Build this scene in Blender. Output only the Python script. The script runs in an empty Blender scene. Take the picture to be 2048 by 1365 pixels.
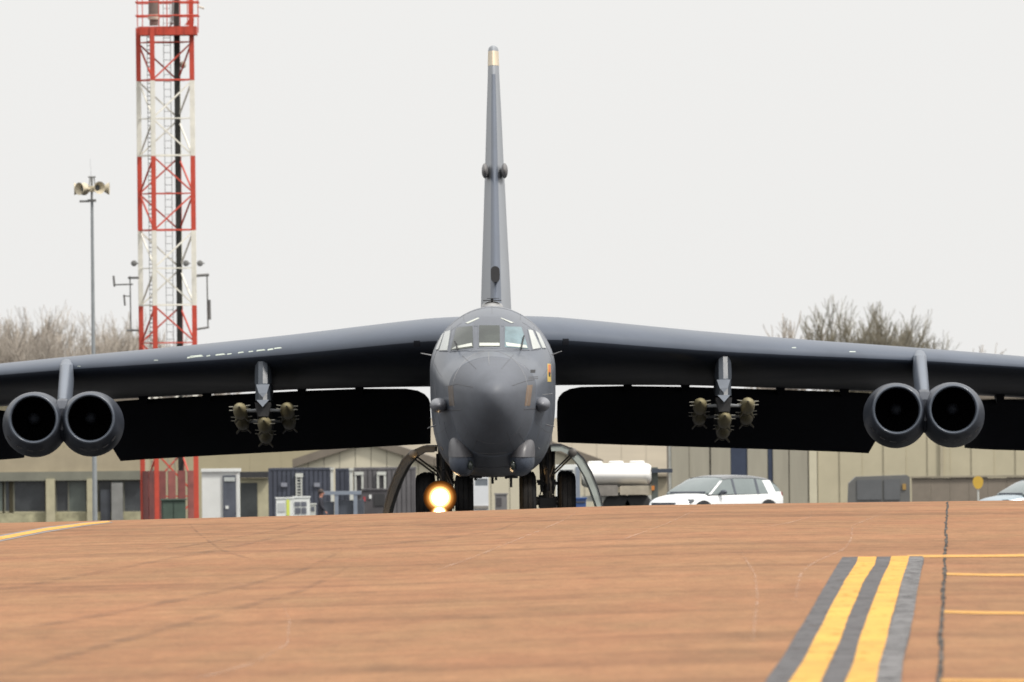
import bpy, math, random
from mathutils import Vector, Matrix
from mathutils.bvhtree import BVHTree
R = math.radians
random.seed(7)
scn = bpy.context.scene
COL = scn.collection

# ---------------------------------------------------------------- camera
F = 34133.0            # focal length in photograph pixels (600 mm on 36 mm, 2048 px)
HC = 2.58              # camera height above the stand the aircraft is on
ROLL = R(0.6)
PITCH = 167.5 / F
cam_d = bpy.data.cameras.new('camera'); cam = bpy.data.objects.new('camera', cam_d); COL.objects.link(cam)
cam_d.lens = 600; cam_d.sensor_width = 36; cam_d.clip_start = 1; cam_d.clip_end = 9000
cam.location = (0, 0, HC)
cam.rotation_mode = 'QUATERNION'
cam.rotation_quaternion = (Matrix.Rotation(math.pi / 2 + PITCH, 3, 'X') @ Matrix.Rotation(-ROLL, 3, 'Z')).to_quaternion()
cam_d.dof.use_dof = True; cam_d.dof.focus_distance = 330; cam_d.dof.aperture_fstop = 7.5
scn.camera = cam

# ---------------------------------------------------------------- sky and sun (hazy overcast)
SUN_EL, SUN_AZ = R(52), R(55)      # azimuth measured from behind the camera towards its right
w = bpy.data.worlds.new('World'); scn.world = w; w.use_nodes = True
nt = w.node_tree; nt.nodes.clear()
out = nt.nodes.new('ShaderNodeOutputWorld'); bg = nt.nodes.new('ShaderNodeBackground')
sky = nt.nodes.new('ShaderNodeTexSky'); sky.sky_type = 'NISHITA'; sky.sun_disc = False
sky.sun_elevation = SUN_EL; sky.sun_rotation = math.pi - SUN_AZ; sky.dust_density = 6
nis = nt.nodes.new('ShaderNodeVectorMath'); nis.operation = 'SCALE'; nis.inputs[3].default_value = 0.08
nt.links.new(sky.outputs[0], nis.inputs[0])
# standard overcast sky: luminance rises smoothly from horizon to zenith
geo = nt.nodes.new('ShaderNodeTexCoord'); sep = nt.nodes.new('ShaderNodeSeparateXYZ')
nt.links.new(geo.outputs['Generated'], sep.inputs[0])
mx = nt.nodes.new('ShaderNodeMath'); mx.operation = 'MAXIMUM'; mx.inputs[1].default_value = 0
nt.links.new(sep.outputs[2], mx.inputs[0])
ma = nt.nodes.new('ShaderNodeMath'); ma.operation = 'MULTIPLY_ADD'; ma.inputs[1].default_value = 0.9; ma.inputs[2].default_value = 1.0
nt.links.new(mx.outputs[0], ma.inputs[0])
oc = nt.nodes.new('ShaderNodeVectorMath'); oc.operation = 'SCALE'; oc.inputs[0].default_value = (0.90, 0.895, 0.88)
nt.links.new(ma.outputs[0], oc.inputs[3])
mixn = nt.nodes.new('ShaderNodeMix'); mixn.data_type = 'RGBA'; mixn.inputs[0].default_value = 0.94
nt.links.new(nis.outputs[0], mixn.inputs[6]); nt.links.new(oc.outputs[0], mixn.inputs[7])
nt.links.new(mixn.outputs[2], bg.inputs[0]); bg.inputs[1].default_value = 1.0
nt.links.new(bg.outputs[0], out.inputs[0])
sd = bpy.data.lights.new('sun', 'SUN'); sd.energy = 3.2; sd.angle = R(9); sd.color = (1.0, 0.95, 0.88)
sun = bpy.data.objects.new('sun', sd); COL.objects.link(sun)
sdir = Vector((math.sin(SUN_AZ) * math.cos(SUN_EL), -math.cos(SUN_AZ) * math.cos(SUN_EL), math.sin(SUN_EL)))
sun.rotation_mode = 'QUATERNION'; sun.rotation_quaternion = sdir.to_track_quat('Z', 'Y')
scn.view_settings.view_transform = 'Standard'; scn.view_settings.look = 'None'
scn.view_settings.exposure = 0.0; scn.view_settings.gamma = 1.0

# ---------------------------------------------------------------- helpers
CR, SR = math.cos(ROLL), math.sin(ROLL)
def W(px, py, d):
    dx, dy = px - 1024, py - 682.5
    u = dx * CR - dy * SR; v = dx * SR + dy * CR
    return Vector((u / F * d, d, HC + (167.5 - v) / F * d))

def herm(knots, x):
    if x <= knots[0][0]: return knots[0][1]
    n = len(knots)
    for i in range(n - 1):
        x0, y0 = knots[i]; x1, y1 = knots[i + 1]
        if x <= x1:
            h = x1 - x0; t = (x - x0) / h; s = (y1 - y0) / h
            def sl(j):
                if j <= 0 or j >= n - 1: return s
                a = (knots[j][1] - knots[j-1][1]) / (knots[j][0] - knots[j-1][0]); b = (knots[j+1][1] - knots[j][1]) / (knots[j+1][0] - knots[j][0])
                if a * b <= 0: return 0
                return 2 * a * b / (a + b)
            m0, m1 = sl(i), sl(i + 1)
            return (2*t**3 - 3*t*t + 1) * y0 + (t**3 - 2*t*t + t) * h * m0 + (-2*t**3 + 3*t*t) * y1 + (t**3 - t*t) * h * m1
    return knots[-1][1]

class MB:
    def __init__(s): s.v = []; s.f = []
    def add(s, v, f):
        o = len(s.v); s.v += [tuple(p) for p in v]; s.f += [tuple(i + o for i in q) for q in f]; return s
    def box(s, lo, hi):
        x0, y0, z0 = lo; x1, y1, z1 = hi
        if x0 > x1: x0, x1 = x1, x0
        if z0 > z1: z0, z1 = z1, z0
        return s.add([(x0,y0,z0),(x1,y0,z0),(x1,y1,z0),(x0,y1,z0),(x0,y0,z1),(x1,y0,z1),(x1,y1,z1),(x0,y1,z1)],
              [(0,3,2,1),(4,5,6,7),(0,1,5,4),(1,2,6,5),(2,3,7,6),(3,0,4,7)])
    def tube(s, p0, p1, r0, r1=None, n=8, cap=True):
        r1 = r0 if r1 is None else r1
        p0, p1 = Vector(p0), Vector(p1); a = (p1 - p0).normalized()
        t = Vector((0, 0, 1)) if abs(a.z) < .9 else Vector((1, 0, 0))
        u = a.cross(t).normalized(); w = a.cross(u)
        v = []
        for p, r in ((p0, r0), (p1, r1)):
            for i in range(n):
                q = 2 * math.pi * i / n + math.pi / n
                v.append(p + (u * math.cos(q) + w * math.sin(q)) * r)
        f = [(i, (i+1) % n, n + (i+1) % n, n + i) for i in range(n)]
        if cap: f += [tuple(range(n))[::-1], tuple(range(n, 2*n))]
        return s.add(v, f)
    def path(s, pts, r, n=6):
        for a, b in zip(pts, pts[1:]): s.tube(a, b, r, r, n)
        return s
    def loft(s, rings, cap0=True, cap1=True, closed=True):
        n = len(rings[0]); v = [p for r in rings for p in r]; f = []
        for k in range(len(rings) - 1):
            for i in range(n if closed else n - 1):
                j = (i + 1) % n
                f.append((k*n + i, k*n + j, (k+1)*n + j, (k+1)*n + i))
        if cap0: f.append(tuple(range(n))[::-1])
        if cap1: f.append(tuple(range((len(rings)-1)*n, len(rings)*n)))
        return s.add(v, f)
    def lathe(s, c, axis, prof, n=24, cap=False):
        """prof: (distance along axis, radius)"""
        a = Vector(axis).normalized(); t = Vector((0, 0, 1)) if abs(a.z) < .9 else Vector((1, 0, 0))
        u = a.cross(t).normalized(); w = a.cross(u); c = Vector(c)
        rings = [[c + a * t_ + (u * math.cos(2*math.pi*i/n) + w * math.sin(2*math.pi*i/n)) * max(r, 1e-4) for i in range(n)] for t_, r in prof]
        return s.loft(rings, cap, cap)
    def ell(s, c, r, nu=20, nv=12, zc=None):
        c = Vector(c); rings = []
        for k in range(nv + 1):
            th = math.pi * k / nv
            rings.append([(c.x + r[0]*math.sin(th)*math.cos(2*math.pi*i/nu), c.y - r[1]*math.cos(th), c.z + r[2]*math.sin(th)*math.sin(2*math.pi*i/nu)) for i in range(nu)])
        return s.loft(rings, False, False)
    def prism(s, poly, y0, y1):
        """poly in (x,z), extruded along y"""
        n = len(poly)
        v = [(x, y0, z) for x, z in poly] + [(x, y1, z) for x, z in poly]
        return s.add(v, [tuple(range(n)), tuple(range(n, 2*n))[::-1]] + [(i, n + i, n + (i+1) % n, (i+1) % n) for i in range(n)])
    def build(s, name, m, parent=None, org=(0, 0, 0), smooth=False, fix=True):
        o = Vector(org); me = bpy.data.meshes.new(name)
        me.from_pydata([(p[0]-o.x, p[1]-o.y, p[2]-o.z) for p in s.v], [], s.f); me.update()
        if fix:
            import bmesh
            bm = bmesh.new(); bm.from_mesh(me); bmesh.ops.remove_doubles(bm, verts=bm.verts, dist=1e-5)
            bmesh.ops.recalc_face_normals(bm, faces=bm.faces); bm.to_mesh(me); bm.free()
        me.materials.append(m)
        if smooth:
            me.polygons.foreach_set('use_smooth', [True] * len(me.polygons))
            if smooth is not True: me.set_sharp_from_angle(angle=R(smooth))
        ob = bpy.data.objects.new(name, me); COL.objects.link(ob)
        if parent: ob.parent = parent
        else: ob.location = o
        return ob
def empty(name, loc, label, cat, group=None):
    e = bpy.data.objects.new(name, None); COL.objects.link(e); e.location = loc; e.empty_display_size = .3
    return tag(e, label, cat, group)
def tag(o, label, cat, group=None):
    o['label'] = label; o['category'] = cat
    if group: o['group'] = group
    return o
def struct(o): o['kind'] = 'structure'; return o
def copy_tree(o, parent=None):
    c = o.copy(); COL.objects.link(c); c.parent = parent
    for ch in list(o.children): copy_tree(ch, c)
    return c

MATS = {}
def mat(name, col, rough=.6, metal=0, var=.12, scale=1.5, spec=.5, bump=0, bscale=20, stretch=(1,1,1), tint=None, detail=6):
    if name in MATS: return MATS[name]
    m = bpy.data.materials.new(name); m.use_nodes = True; t = m.node_tree; b = t.nodes['Principled BSDF']
    b.inputs['Roughness'].default_value = rough; b.inputs['Metallic'].default_value = metal; b.inputs['Specular IOR Level'].default_value = spec
    tc = t.nodes.new('ShaderNodeTexCoord'); mp = t.nodes.new('ShaderNodeMapping'); mp.inputs['Scale'].default_value = stretch
    t.links.new(tc.outputs['Object'], mp.inputs[0])
    n = t.nodes.new('ShaderNodeTexNoise'); n.inputs['Scale'].default_value = scale; n.inputs['Detail'].default_value = detail; n.inputs['Roughness'].default_value = .62
    t.links.new(mp.outputs[0], n.inputs['Vector'])
    r = t.nodes.new('ShaderNodeValToRGB'); r.color_ramp.elements[0].position = .3; r.color_ramp.elements[1].position = .7
    a = tuple(c * (1 - var) for c in col); z = tint or tuple(min(1, c * (1 + var)) for c in col)
    r.color_ramp.elements[0].color = (*a, 1); r.color_ramp.elements[1].color = (*z, 1)
    t.links.new(n.outputs['Fac'], r.inputs[0]); t.links.new(r.outputs[0], b.inputs['Base Color'])
    rm = t.nodes.new('ShaderNodeMath'); rm.operation = 'MULTIPLY_ADD'; rm.inputs[1].default_value = .25; rm.inputs[2].default_value = rough - .12; rm.use_clamp = True
    t.links.new(n.outputs['Fac'], rm.inputs[0]); t.links.new(rm.outputs[0], b.inputs['Roughness'])
    if bump:
        n2 = t.nodes.new('ShaderNodeTexNoise'); n2.inputs['Scale'].default_value = bscale; n2.inputs['Detail'].default_value = 4
        t.links.new(tc.outputs['Object'], n2.inputs['Vector'])
        bp = t.nodes.new('ShaderNodeBump'); bp.inputs['Strength'].default_value = bump; bp.inputs['Distance'].default_value = .05
        t.links.new(n2.outputs['Fac'], bp.inputs['Height']); t.links.new(bp.outputs[0], b.inputs['Normal'])
    MATS[name] = m; return m
def glow(name, col, strength):
    m = bpy.data.materials.new(name); m.use_nodes = True; t = m.node_tree; t.nodes.clear()
    e = t.nodes.new('ShaderNodeEmission'); e.inputs[0].default_value = (*col, 1); e.inputs[1].default_value = strength
    o = t.nodes.new('ShaderNodeOutputMaterial'); t.links.new(e.outputs[0], o.inputs[0]); return m

# ---------------------------------------------------------------- ground
PROF = [(0,-.1),(60,-.02),(100,.11),(150,.32),(200,.49),(250,.64),(300,.76),(340,.82),(360,.79),(380,.52),(397,.1),(406,0),(430,0),(540,-.52),(640,-1.5),(760,-2.4),(900,-3.0),(1500,-6.2),(3000,-14),(8000,-42)]
LAT = [(-40,-.3),(-10.8,-.165),(-6.4,-.105),(-3,-.056),(-.25,0),(2.9,.065),(8.2,.08),(10.8,.085),(40,.1)]
def gz(x, y):
    f = 1.0 if y < 365 else max(0.0, 1 - (y - 365) / 32)
    f = f * f * (3 - 2 * f)
    return herm(PROF, y) + herm(LAT, x) * f
def G(px, py):
    """point of the ground seen at a pixel, in front of the crest"""
    lo = 90.0; prev = lo; y = lo
    while y < 368:
        p = W(px, py, y)
        if p.z <= gz(p.x, y):
            a, b = prev, y
            for _ in range(24):
                m = (a + b) / 2; q = W(px, py, m)
                if q.z <= gz(q.x, m): b = m
                else: a = m
            q = W(px, py, b); return Vector((q.x, b, gz(q.x, b)))
        prev = y; y += 1.5
    q = W(px, py, 350); return Vector((q.x, 350, gz(q.x, 350)))

def ground_mat():
    m = bpy.data.materials.new('red_asphalt'); m.use_nodes = True; t = m.node_tree; b = t.nodes['Principled BSDF']
    N = t.nodes.new; L = t.links.new
    tc = N('ShaderNodeTexCoord')
    def noise(sc, st, det=5, rough=.6):
        mp = N('ShaderNodeMapping'); mp.inputs['Scale'].default_value = st; L(tc.outputs['Object'], mp.inputs[0])
        n = N('ShaderNodeTexNoise'); n.inputs['Scale'].default_value = sc; n.inputs['Detail'].default_value = det; n.inputs['Roughness'].default_value = rough
        L(mp.outputs[0], n.inputs['Vector']); return n.outputs['Fac']
    def ramp(src, stops):
        r = N('ShaderNodeValToRGB'); e = r.color_ramp.elements
        while len(e) < len(stops): e.new(.5)
        for k, (p, c) in enumerate(stops): e[k].position = p; e[k].color = (*c, 1)
        L(src, r.inputs[0]); return r.outputs[0]
    def mix(fac, a, c2, mode='MIX'):
        x = N('ShaderNodeMix'); x.data_type = 'RGBA'; x.blend_type = mode
        if isinstance(fac, float): x.inputs[0].default_value = fac
        else: L(fac, x.inputs[0])
        L(a, x.inputs[6]); L(c2, x.inputs[7]); return x.outputs[2]
    base = ramp(noise(.05, (1, .35, 1), 4), [(.3, (.240, .117, .053)), (.7, (.308, .156, .075))])
    # long roller streaks laid across the taxiway
    st1 = ramp(noise(.9, (.12, .55, 1), 6, .7), [(.3, (.86,.85,.84)), (.45, (.97,.965,.96)), (.6, (1,1,1)), (.75, (1.12,1.13,1.14))])
    st2 = ramp(noise(2.2, (.5, .12, 1), 6, .7), [(.33, (.92,.915,.91)), (.5, (1,1,1)), (.72, (1.06,1.06,1.06))])
    st3 = ramp(noise(.16, (.5, 1.0, 1), 5, .65), [(.36, (.78,.76,.76)), (.5, (1,1,1)), (.7, (1.06,1.07,1.07))])
    c = mix(1.0, base, st1, 'MULTIPLY'); c = mix(1.0, c, st2, 'MULTIPLY'); c = mix(1.0, c, st3, 'MULTIPLY')
    st4 = ramp(noise(1.1, (.10, 1.6, 1), 4, .6), [(.32, (.86,.85,.84)), (.45, (1,1,1)), (.60, (1,1,1)), (.72, (1.06,1.06,1.06))])
    c = mix(1.0, c, st4, 'MULTIPLY')
    gr1 = ramp(noise(1.0, (9, .9, 1), 5, .75), [(.32, (.90,.89,.88)), (.5, (1,1,1)), (.68, (1.08,1.08,1.08))])
    c = mix(1.0, c, gr1, 'MULTIPLY')
    gr2 = ramp(noise(1.0, (26, 2.2, 1), 4, .7), [(.3, (.88,.87,.87)), (.5, (1,1,1)), (.7, (1.10,1.10,1.10))])
    c = mix(1.0, c, gr2, 'MULTIPLY')
    bl = ramp(noise(1.0, (2.6, .28, 1), 6, .68), [(.3, (.80,.79,.77)), (.44, (.96,.95,.93)), (.56, (1.02,1.02,1.0)), (.72, (1.13,1.14,1.17))])
    c = mix(1.0, c, bl, 'MULTIPLY')
    hue = ramp(noise(.7, (1.1, .14, 1), 4, .6), [(.35, (.97,1.02,1.0)), (.65, (1.04,.98,.97))]); c = mix(1.0, c, hue, 'MULTIPLY')
    oil = ramp(noise(.35, (1.2, .18, 1), 3, .5), [(.24, (.84,.82,.81)), (.35, (1,1,1))])
    c = mix(1.0, c, oil, 'MULTIPLY')
    g = ramp(noise(14, (1, 1, 1), 3, .7), [(.3, (.8,.8,.8)), (.7, (1.2,1.2,1.2))]); c = mix(.6, c, mix(1.0, c, g, 'MULTIPLY'))
    L(c, b.inputs['Base Color']); b.inputs['Roughness'].default_value = .85; b.inputs['Specular IOR Level'].default_value = .25
    bp = N('ShaderNodeBump'); bp.inputs['Strength'].default_value = .25; bp.inputs['Distance'].default_value = .03
    L(noise(6, (1, 1, 1), 5, .7), bp.inputs['Height']); L(bp.outputs[0], b.inputs['Normal'])
    return m
ys = [-60, -30] + [i * 3.0 for i in range(0, 145)] + [440, 460, 490, 520, 540, 560, 590, 620, 640, 680, 720, 760, 830, 900, 1000, 1200, 1500, 2000, 3000, 5000, 8000]
xs = [-3000, -1200, -500, -200, -100, -60, -40, -28, -20] + [i * 1.5 - 15 for i in range(21)] + [20, 28, 40, 60, 100, 200, 500, 1200, 3000]
nx = len(xs)
def sheet(name, yy, m):
    gm = MB(); gm.add([(x, y, gz(x, y)) for y in yy for x in xs], [(j*nx + i, j*nx + i + 1, (j+1)*nx + i + 1, (j+1)*nx + i) for j in range(len(yy)-1) for i in range(nx-1)])
    return struct(gm.build(name, m, smooth=True, fix=False))
sheet('taxiway_ground', [y for y in ys if y <= 372], ground_mat())
# unseen ground past the crest, made dark to cut red bounce under the aircraft
sheet('apron_ground', [y for y in ys if y >= 372], mat('bounce_cut_ground', (.05, .05, .052), .85, var=.2, scale=.5, spec=.2))

def ribbon(name, left, right, m, lift, parent=None, n=60, wob=0, thick=.003):
    """a painted band between two pixel polylines, laid on the ground"""
    def samp(pl, t):
        ls = [math.dist(a, b) for a, b in zip(pl, pl[1:])]; s = t * sum(ls)
        for k, l in enumerate(ls):
            if s <= l or k == len(ls) - 1:
                q = s / l; return (pl[k][0] + (pl[k+1][0]-pl[k][0]) * q, pl[k][1] + (pl[k+1][1]-pl[k][1]) * q)
            s -= l
    mb = MB(); ph = random.random() * 6; rings = []
    for i in range(n + 1):
        t = i / n
        a = samp(left, t); c = samp(right, t)
        wa = wob * (math.sin(9*t + ph) + .5 * math.sin(23*t + 2*ph) + random.uniform(-.5, .5)); wc = wob * (math.sin(9*t + ph + .3) + .5 * math.sin(21*t + ph) + random.uniform(-.5, .5))
        A = G(a[0] + wa, a[1]); B = G(c[0] + wc, c[1])
        rings.append((A, B))
    v = []; K = 4
    for A, B in rings:
        for k in range(K + 1):
            p = A.lerp(B, k / K); v.append((p.x, p.y, gz(p.x, p.y) + lift))
    f = [(i*(K+1) + k, i*(K+1) + k + 1, (i+1)*(K+1) + k + 1, (i+1)*(K+1) + k) for i in range(n) for k in range(K)]
    mb.add(v, f); o = mb.build(name, m, parent, fix=False)
    at = o.data.attributes.new('across', 'FLOAT', 'POINT'); at.data.foreach_set('value', [math.sin(math.pi * k / K) * min(1, 6*i/n, 6*(n-i)/n) for i in range(n + 1) for k in range(K + 1)])
    # normals upwards
    if o.data.polygons[0].normal.z < 0: o.data.flip_normals()
    return struct(o)
yel = mat('yellow_paint', (.60, .315, .062), .75, var=.22, scale=.7, spec=.2, stretch=(.6, .5, 1))
yel2 = mat('thin_yellow_paint', (.54, .27, .045), .7, var=.2, scale=.8)
blk = mat('black_border_paint', (.098, .094, .096), .8, spec=.2, var=.30, scale=.9, stretch=(.3, 1, 1))
gry = mat('worn_border_paint', (.155, .15, .15), .75, spec=.2, var=.40, scale=.9, stretch=(.3, 1, 1))
def wear(m, lo, hi, amount, st=(3, .5, 1)):
    t = m.node_tree; b = t.nodes['Principled BSDF']; tc = t.nodes.new('ShaderNodeTexCoord'); mp = t.nodes.new('ShaderNodeMapping'); mp.inputs['Scale'].default_value = st
    t.links.new(tc.outputs['Object'], mp.inputs[0]); n = t.nodes.new('ShaderNodeTexNoise'); n.inputs['Scale'].default_value = 1.6; n.inputs['Detail'].default_value = 7; n.inputs['Roughness'].default_value = .72
    t.links.new(mp.outputs[0], n.inputs['Vector']); r = t.nodes.new('ShaderNodeMapRange'); r.inputs[1].default_value = lo; r.inputs[2].default_value = hi; r.inputs[3].default_value = 1 - amount; r.inputs[4].default_value = 1
    t.links.new(n.outputs['Fac'], r.inputs[0]); t.links.new(r.outputs[0], b.inputs['Alpha'])
wear(yel, .30, .46, .55); wear(yel2, .3, .5, .35); wear(blk, .3, .5, .45); wear(gry, .35, .55, .6)
S = 548 / 2048.0
def zp(l): return [(1500 + x * S, 1000 + y * S) for x, y in l]
e0 = zp([(690,430),(590,590),(490,780),(360,980),(230,1190),(115,1364),(60,1450)])
e1 = zp([(802,430),(790,480),(700,620),(620,790),(505,1000),(395,1200),(300,1364),(250,1450)])
e2 = zp([(938,430),(925,490),(850,620),(775,800),(690,1000),(600,1210),(528,1364),(490,1450)])
e3 = zp([(1050,428),(1030,500),(965,640),(905,830),(830,1010),(770,1210),(715,1364),(690,1450)])
e4 = zp([(1180,425),(1165,500),(1125,650),(1080,830),(1020,1030),(965,1230),(940,1364),(925,1450)])
e5 = zp([(1300,425),(1290,500),(1255,650),(1225,830),(1190,1000),(1145,1210),(1130,1364),(1120,1450)])
ribbon('centreline_border', e0, e5, blk, .005, wob=1.3, n=170)
ribbon('centreline_worn_border', e4, e5, gry, .009, wob=1.2, n=170)
ribbon('centreline_stripe', e1, e2, yel, .010, wob=1.6, n=170)
ribbon('centreline_stripe', e3, e4, yel, .013, wob=1.6, n=170)
for y0, y1, h, x0 in ((1113.5, 1111, 5, 1815), (1149, 1151.5, 4.5, 1893), (1224.5, 1228, 5, 1888), (1362, 1363, 6, 1880)):
    ribbon('guide_line', [(x0, y0 - h/2), (1970, (y0+y1)/2 - h/2 + .6), (2110, y1 - h/2)], [(x0, y0 + h/2), (1970, (y0+y1)/2 + h/2 + .6), (2110, y1 + h/2)], yel2, .006, n=24, wob=.0)
ribbon('edge_border', [(-60,1082),(0,1071),(90,1055),(170,1045.5),(214,1042.5)], [(-60,1096),(0,1084),(90,1066),(170,1053),(226,1046)], mat('grey_border_paint', (.20,.17,.16), .8, var=.25), .005, n=30)
ribbon('edge_stripe', [(-60,1085),(0,1074.5),(90,1057.5),(170,1047),(216,1043.2)], [(-60,1092),(0,1081),(90,1063),(170,1051.3),(222,1045.4)], yel, .009, n=30)
# sealed joint running away from the camera
def crack():
    mb = MB(); pts = []
    L = [(1895,1004),(1894,1030),(1891,1060),(1893,1080),(1889,1110),(1890,1140),(1887,1180),(1885,1225),(1881,1270),(1883,1300),(1878,1365),(1873,1400)]
    n = 150; v = []
    for i in range(n + 1):
        y = 1004.5 + (1396 - 1004.5) * i / n
        x = herm([(b, a) for a, b in L], y); x += random.uniform(-1.6, 1.6)
        hw = (2.2 + 4.2 * (y - 1004) / 360) * random.uniform(.5, 1.15)
        for s in (-1, 1):
            g = G(x + s * hw, y); v.append((g.x, g.y, g.z + .006))
    mb.add(v, [(2*i, 2*i+1, 2*i+3, 2*i+2) for i in range(n)])
    o = mb.build('joint_seal', mat('bitumen_seal', (.012, .011, .011), .95, var=.5, scale=1.2, spec=.05, tint=(.16,.14,.125), stretch=(1,.5,1)), fix=False)
    if o.data.polygons[0].normal.z < 0: o.data.flip_normals()
    struct(o)
crack()
def faint(name, col, alpha):
    m = mat(name, col, .85, var=.1); t = m.node_tree; b = t.nodes['Principled BSDF']
    n = t.nodes.new('ShaderNodeTexNoise'); n.inputs['Scale'].default_value = .35; n.inputs['Detail'].default_value = 5
    tc = t.nodes.new('ShaderNodeTexCoord'); t.links.new(tc.outputs['Object'], n.inputs['Vector'])
    r = t.nodes.new('ShaderNodeMapRange'); r.inputs[1].default_value = .35; r.inputs[2].default_value = .65; r.inputs[3].default_value = 0; r.inputs[4].default_value = alpha
    t.links.new(n.outputs['Fac'], r.inputs[0])
    at = t.nodes.new('ShaderNodeAttribute'); at.attribute_name = 'across'; mu = t.nodes.new('ShaderNodeMath'); mu.operation = 'MULTIPLY'
    t.links.new(r.outputs[0], mu.inputs[0]); t.links.new(at.outputs['Fac'], mu.inputs[1]); t.links.new(mu.outputs[0], b.inputs['Alpha']); return m
pale = faint('pale_scuff', (.50, .32, .22), .5); dark = faint('tyre_rubber_mark', (.14, .08, .055), .28)
def mark(pl, w0, w1, m, lift):
    a, b = [], []
    for i, (x, y) in enumerate(pl):
        hw = (w0 + (w1 - w0) * i / (len(pl) - 1)) * (2.6 if m is dark else 1.7)
        j = min(i, len(pl) - 2); dx, dy = pl[j+1][0]-pl[j][0], pl[j+1][1]-pl[j][1]; l = math.hypot(dx, dy)
        a.append((x - dy/l*hw, y + dx/l*hw*.6)); b.append((x + dy/l*hw, y - dx/l*hw*.6))
    ribbon('tyre_mark', a, b, m, lift, n=40, wob=.5)
mark([(1789,1011),(1760,1030),(1705,1052),(1702,1080),(1690,1098),(1630,1125),(1603,1145),(1595,1175),(1590,1215)], 1.2, 3, pale, .005)
mark([(1625,1016),(1622,1035),(1570,1048),(1515,1058)], 1, 1.5, pale, .0052)
mark([(1160,1020),(1130,1040),(1080,1062),(960,1110),(850,1150)], 1.2, 2, pale, .0054)
mark([(1400,1017),(1330,1050),(1230,1085)], 1, 1.6, pale, .0056)
mark([(1480,1100),(1510,1150),(1515,1200),(1505,1290)], 1.4, 3, pale, .0058)
mark([(560,1200),(580,1240),(575,1290),(500,1330),(380,1362)], 2, 4, pale, .006)
mark([(730,1032),(640,1055),(480,1092),(330,1120),(120,1160),(-30,1187)], 1.2, 2.5, dark, .0062)
mark([(655,1036),(560,1060),(420,1085),(300,1105)], 1, 1.5, dark, .0064)
mark([(735,1105),(690,1140),(610,1180),(400,1240),(180,1300),(-20,1355)], 2, 5, dark, .0066)
mark([(370,1040),(400,1070),(440,1100),(520,1125)], 1, 2, dark, .0068)
mark([(640,1080),(690,1100),(610,1140),(500,1170),(240,1225),(-20,1270)], 1.5, 3.5, dark, .007)
mark([(1060,1036),(1000,1060),(880,1080),(720,1092)], 1, 2, dark, .0072)

# ---------------------------------------------------------------- aircraft
NOSE = 402.0; AX = -0.47
A = empty('bomber_aircraft', (AX, 411, 0), 'huge grey eight-engined bomber facing the camera on the taxiway with one landing light lit', 'aircraft')
AO = (AX, 411, 0)
paint = mat('aircraft_grey', (.088, .100, .124), .34, var=.24, scale=.8, spec=.9, stretch=(2.2,.5,.9), bump=.16, bscale=1.3)
wing_shade_paint = mat('wing_shade_grey', (.014, .018, .027), .42, var=.25, scale=.5, spec=.28, stretch=(.3,1,1), bump=.03, bscale=1.5)
flap_shade_paint = mat('flap_shade_dark', (.010, .011, .015), .7, var=.2, scale=.8, spec=.15)  # shade on the flaps put into the colour, darker than the aircraft's grey
bay = mat('bay_dark', (.03, .03, .032), .7, var=.3)
seamm = mat('seam_dark', (.085, .085, .09), .6, var=.2)
seaml = mat('seam_light', (.24, .24, .245), .5, var=.2)
fin_paint = mat('fin_grey', (.225, .24, .262), .5, var=.08, scale=.5)
fin_edge = mat('fin_edge_grey', (.085, .10, .13), .45, var=.12, scale=.6)
rubber = mat('tyre_rubber', (.018, .018, .019), .8, var=.3, scale=4, spec=.2)
steel = mat('gear_steel', (.13, .12, .11), .5, metal=.3, var=.4, scale=6)
doorg = mat('door_inner', (.40, .44, .41), .5, var=.15, scale=3)
olive = mat('bomb_olive', (.23, .20, .115), .45, var=.25, scale=5)
lensm = mat('pane_dark', (.035, .042, .036), .12, var=.35, scale=2.0, spec=.65)
lensb = mat('pane_blue', (.13, .19, .21), .12, var=.3, scale=2.5, spec=.6)
curtain = mat('pane_curtain', (.42, .44, .42), .2, var=.1, scale=2, spec=.6)
palem = mat('pane_pale', (.5, .52, .47), .35, var=.1)
brownm = mat('worn_primer', (.19, .135, .095), .6, var=.25, scale=4)

# (distance aft of the nose tip, half width, top, bottom, height of widest, upper exponent, lower exponent)
ST = [(q, .72*q**.5 + .004, 3.305 + .67*q**.5, 3.295 - .94*q**.5, 3.30 + .05*q, 2, 2 + .12*q) for q in (0,.005,.02,.045,.08,.125,.18,.245,.32,.405,.5,.6,.7,.8)] + [
      (1.3,.84,4.05,2.14,3.38,2,2.2),(1.9,1.02,4.19,1.85,3.44,2.05,2.35),(2.5,1.165,4.30,1.62,3.52,2.1,2.55),(2.95,1.25,4.385,1.50,3.58,2.1,2.7),
      (3.2,1.29,4.52,1.45,3.62,2.1,2.8),(3.5,1.335,4.70,1.41,3.66,2.1,2.9),(3.8,1.37,4.875,1.385,3.70,2.1,3.0),(4.1,1.40,5.03,1.37,3.74,2.05,3.05),
      (4.4,1.43,5.15,1.355,3.78,2.0,3.1),(4.8,1.46,5.26,1.345,3.83,1.95,3.15),(5.3,1.485,5.35,1.335,3.87,1.92,3.2),(6.0,1.5,5.42,1.33,3.9,1.9,3.3),
      (8,1.505,5.43,1.33,3.9,1.9,3.3),(14,1.505,5.43,1.33,3.9,1.95,3.3),(24,1.505,5.40,1.36,3.9,2,3.3),(32,1.42,5.32,1.65,3.85,2,3),(38,1.2,5.2,2.2,3.8,2,2.6),(44,.9,5.02,2.85,3.9,2,2.2),(47,.55,4.75,3.3,4.0,2,2),(47.8,.2,4.5,3.6,4.05,2,2)]
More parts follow.
